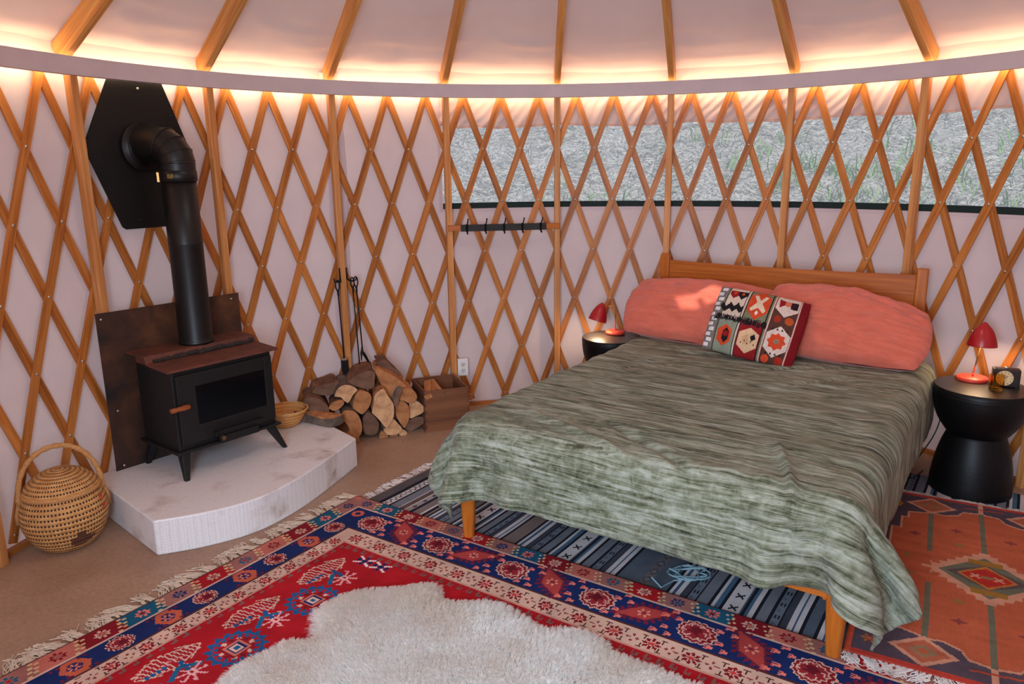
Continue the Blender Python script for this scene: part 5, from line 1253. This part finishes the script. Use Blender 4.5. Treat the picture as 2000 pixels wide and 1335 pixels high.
shp = thing('sheepskin_rug', 'shaggy white sheepskin rug with a wavy outline lying on the red rug', 'sheepskin')
cen = (ins[:-1, :-1] & ins[1:, 1:] & ins[1:, :-1] & ins[:-1, 1:])
M_HIDE = mat('sheep_hide', (250, 246, 240), .95, c2=(242, 236, 228), scale=12)
grid_mesh('hide', np.stack([X, Y, Zs], -1), M_HIDE, shp, mask=cen)
NS = 150000
r_ = np.random.default_rng(11)
px = r_.uniform(-1.40, .42, NS*2); py = r_.uniform(-1.0, .12, NS*2); k_ = inside(px, py); px, py = px[k_][:NS], py[k_][:NS]
keep = (py > -.78) | (r_.random(len(px)) < .25); px, py = px[keep], py[keep]
de = edist(px, py); pz = .016+.024*np.clip(de/.06, 0, 1)**.6+.008*fbm(px*5, py*5, 31)*np.clip(de/.06, 0, 1)
n_ = len(px); ang = -1.2+1.4*vnoise(px*1.3, py*1.3, 41)+.5*vnoise(px*6, py*6, 43)+r_.normal(size=n_)*.5
# clumping towards lock centres
cxx = np.floor(px/.022+.6*vnoise(px*30, py*30, 7))*.022; cyy = np.floor(py/.022+.6*vnoise(px*30, py*30, 17))*.022
gx_ = (edist(px+.004, py)-de)/.004; gy_ = (edist(px, py+.004)-de)/.004
eb = np.exp(-de/.025)
lean = .014+.010*r_.random(n_)
tx = np.cos(ang)*lean*(1-eb)-gx_*eb*.034+(cxx+.011-px)*.55; ty = np.sin(ang)*lean*(1-eb)-gy_*eb*.034+(cyy+.011-py)*.55
hh = (.030+.014*r_.random(n_))*(1-.75*eb)
wa = r_.uniform(0, PI, n_); wx, wy = np.cos(wa)*.0011, np.sin(wa)*.0011
P_ = np.stack([px, py, pz], -1); Tt = np.stack([tx, ty, hh], -1); W_ = np.stack([wx, wy, 0*wx], -1)
v0, v1 = P_-W_, P_+W_; mid_ = P_+Tt*np.array([.38, .38, .66]); v2, v3 = mid_+W_*.9, mid_-W_*.9
wv = np.stack([-ty, tx, 0*tx], -1); end = P_+Tt*np.array([1, 1, .92]); m3 = P_+Tt*np.array([.75, .75, .95]); v4, v5 = m3+W_*.6, m3-W_*.6
VV = np.stack([v0, v1, v2, v3, v4, v5, end], 1).reshape(-1, 3); base_ = (np.arange(n_)*7)[:, None]
quads = np.concatenate([base_+np.array([[0, 1, 2, 3]]), base_+np.array([[3, 2, 4, 5]])], 0); tris = base_+np.array([[5, 4, 6]])
me = bpy.data.meshes.new('wool'); me.vertices.add(len(VV)); me.vertices.foreach_set('co', VV.astype(np.float32).ravel())
lv = np.concatenate([quads.ravel(), tris.ravel()]).astype(np.int32); ls = np.concatenate([np.arange(len(quads))*4, len(quads)*4+np.arange(len(tris))*3]).astype(np.int32)
me.loops.add(len(lv)); me.loops.foreach_set('vertex_index', lv); me.polygons.add(len(ls)); me.polygons.foreach_set('loop_start', ls); me.update(calc_edges=True)
m, t, b = nt('sheep_wool'); r1, n1, _ = noise_col(t, 4, [(255, 254, 252), (250, 244, 236)], (1, 1, 1), 3, lo=.45, hi=.75); t.links.new(r1.outputs[0], b.inputs['Base Color']); b.inputs['Roughness'].default_value = .8
tr = node(t, 'ShaderNodeBsdfTranslucent'); t.links.new(r1.outputs[0], tr.inputs[0]); mx = node(t, 'ShaderNodeMixShader'); mx.inputs[0].default_value = .62; t.links.new(b.outputs[0], mx.inputs[1]); t.links.new(tr.outputs[0], mx.inputs[2]); t.links.new(mx.outputs[0], t.nodes['Material Output'].inputs[0])
wo = link('wool', me, m, shp, True); wo['kind'] = 'stuff'

# ------------------------------------------------------------------ cords on the floor
M_CORD = mat('black_cord', (16, 16, 16), .6)
mb = MB(); mb.tube(crm([(1.60, 1.36, .01), (1.66, 1.24, .008), (1.73, 1.22, .012), (1.70, 1.14, .008), (1.66, 1.10, .03), (1.74, 1.09, .008), (1.80, 1.13, .008), (1.86, 1.19, .008)], 6), .0035, 6)
mb.tube(crm([(1.62, 1.30, .012), (1.70, 1.17, .02), (1.78, 1.20, .008), (1.84, 1.26, .008), (1.93, 1.24, .2), (1.95, 1.22, .4)], 6), .003, 6); tag(mb.build('lamp_cord', M_CORD, None, True), 'tangled black power cord on the floor between the bed and right drum table', 'cord')
mb = MB(); cpt = []
for i in range(60):
    a = i*.42; cpt.append((.40+.065*math.cos(a)+.02*math.sin(a*2.3), .17+.045*math.sin(a)+.015*math.cos(a*1.7), .012+.008*abs(math.sin(i*.7))))
cpt += [(.33, .12, .012), (.27, .06, .02), (.24, .10, .04)]
mb.tube(cpt, .003, 6); tag(mb.build('loose_cord', mat('grey_cord', (120, 150, 160), .5)), 'loose coil of pale grey cord on the striped rug under the bed', 'cord')
# ------------------------------------------------------------------ outside: hillside
xs = np.linspace(-4, 11, 150); ys = np.linspace(1.0, 13, 150)
X, Y = np.meshgrid(xs, ys, indexing='ij'); RD = np.hypot(X, Y)
def hill_z(X, Y):
    RD = np.hypot(X, Y); s = np.clip(RD-3.1, 0, None)
    return -.03+s*.62+.25*np.clip(s, 0, 1)+.10*fbm(X*.6, Y*.6, 5)*np.clip(s, 0, 1)
Zh = hill_z(X, Y)+.05*fbm(X*4, Y*4, 6)*np.clip(RD-3.1, 0, 1)
m, t, b = nt('mulch_slope')
r1, n1, _ = noise_col(t, 34, [(40, 36, 40), (120, 108, 108), (200, 186, 182), (246, 236, 230)], (1, 1, 1), 9, lo=.32, hi=.68, rough=.85)
r2, n2, _ = noise_col(t, 1.1, [(96, 128, 80), (255, 255, 255)], detail=4, lo=.30, hi=.38)
mx = node(t, 'ShaderNodeMix', data_type='RGBA', blend_type='MULTIPLY'); mx.inputs[0].default_value = .8
t.links.new(r1.outputs[0], mx.inputs[6]); t.links.new(r2.outputs[0], mx.inputs[7]); t.links.new(mx.outputs[2], b.inputs['Base Color'])
b.inputs['Roughness'].default_value = .95; bump(t, b, n1.outputs[0], .6, .015)
struct(grid_mesh('hillside', np.stack([X, Y, Zh], -1), m, mask=(hill_z(X, Y)[:-1, :-1] > -.2)))
mb = MB(); mb.lathe([(30, -.12), (30, -.05)], 48); struct(mb.build('ground', mat('outdoor_earth', (92, 80, 66), .95, c2=(70, 66, 50), scale=2)))
# twigs and needles strewn on the slope, grass tufts
def strew(name, N, fn, mats, label, cat):
    V = []; F = []
    for i in range(N):
        a = rng.uniform(-.45, 1.5); rd = 3.3+rng.random()**.8*5.5; x, y = rd*math.sin(a), rd*math.cos(a); z = float(hill_z(np.array(x), np.array(y)))
        fn(V, F, x, y, z)
    me = bpy.data.meshes.new(name); me.from_pydata(V, [], F); me.update()
    o = link(name, me, mats); o['kind'] = 'stuff'; return tag(o, label, cat)
def twig(V, F, x, y, z):
    a = rng.uniform(0, PI); l = rng.uniform(.03, .16)*(2.2 if rng.random() < .05 else 1); wd = rng.uniform(.002, .005); t = rng.uniform(-.2, .5)
    d = Vector((math.cos(a), math.sin(a), t)).normalized()*l; s = Vector((-math.sin(a), math.cos(a), 0))*wd; c = Vector((x, y, z+.02)); n = len(V)
    V += [c-d-s, c-d+s, c+d+s*.4, c+d-s*.4, c+Vector((0, 0, wd*2))]; F += [(n, n+1, n+4), (n+1, n+2, n+4), (n+2, n+3, n+4), (n+3, n, n+4)]
strew('fallen_twigs', 26000, twig, mat('dry_twigs', (236, 226, 218), .9, c2=(112, 94, 88), scale=14), 'dry twigs and needles strewn over the slope behind the window', 'twigs')
gx = [(1.0, 3.6), (3.2, 2.9), (4.2, 3.6), (2.2, 4.6), (4.6, 1.9), (3.9, 2.2), (.2, 4.4), (-.6, 3.9), (5.2, 3.2), (2.9, 4.0)]
def grass(V, F, x, y, z):
    gc = gx[int(rng.integers(len(gx)))]; x = gc[0]+rng.normal()*.3; y = gc[1]+rng.normal()*.3
    z = float(hill_z(np.array(x), np.array(y)))
    for j in range(5):
        a = rng.uniform(0, 2*PI); h = rng.uniform(.06, .2); s = Vector((math.cos(a), math.sin(a), 0)); c = Vector((x+rng.normal()*.03, y+rng.normal()*.03, z)); n = len(V)
        p = s.cross(Vector((0, 0, 1)))*.006
        V += [c-p, c+p, c+s*h*.3+Vector((0, 0, h*.6))+p*.8, c+s*h*.3+Vector((0, 0, h*.6))-p*.8, c+s*h*.8+Vector((0, 0, h))]
        F += [(n, n+1, n+2, n+3), (n+3, n+2, n+4)]
strew('grass_tufts', 520, grass, mat('green_grass', (150, 176, 106), .8, c2=(112, 146, 78), scale=3), 'sparse green grass growing on the slope behind the window', 'grass')
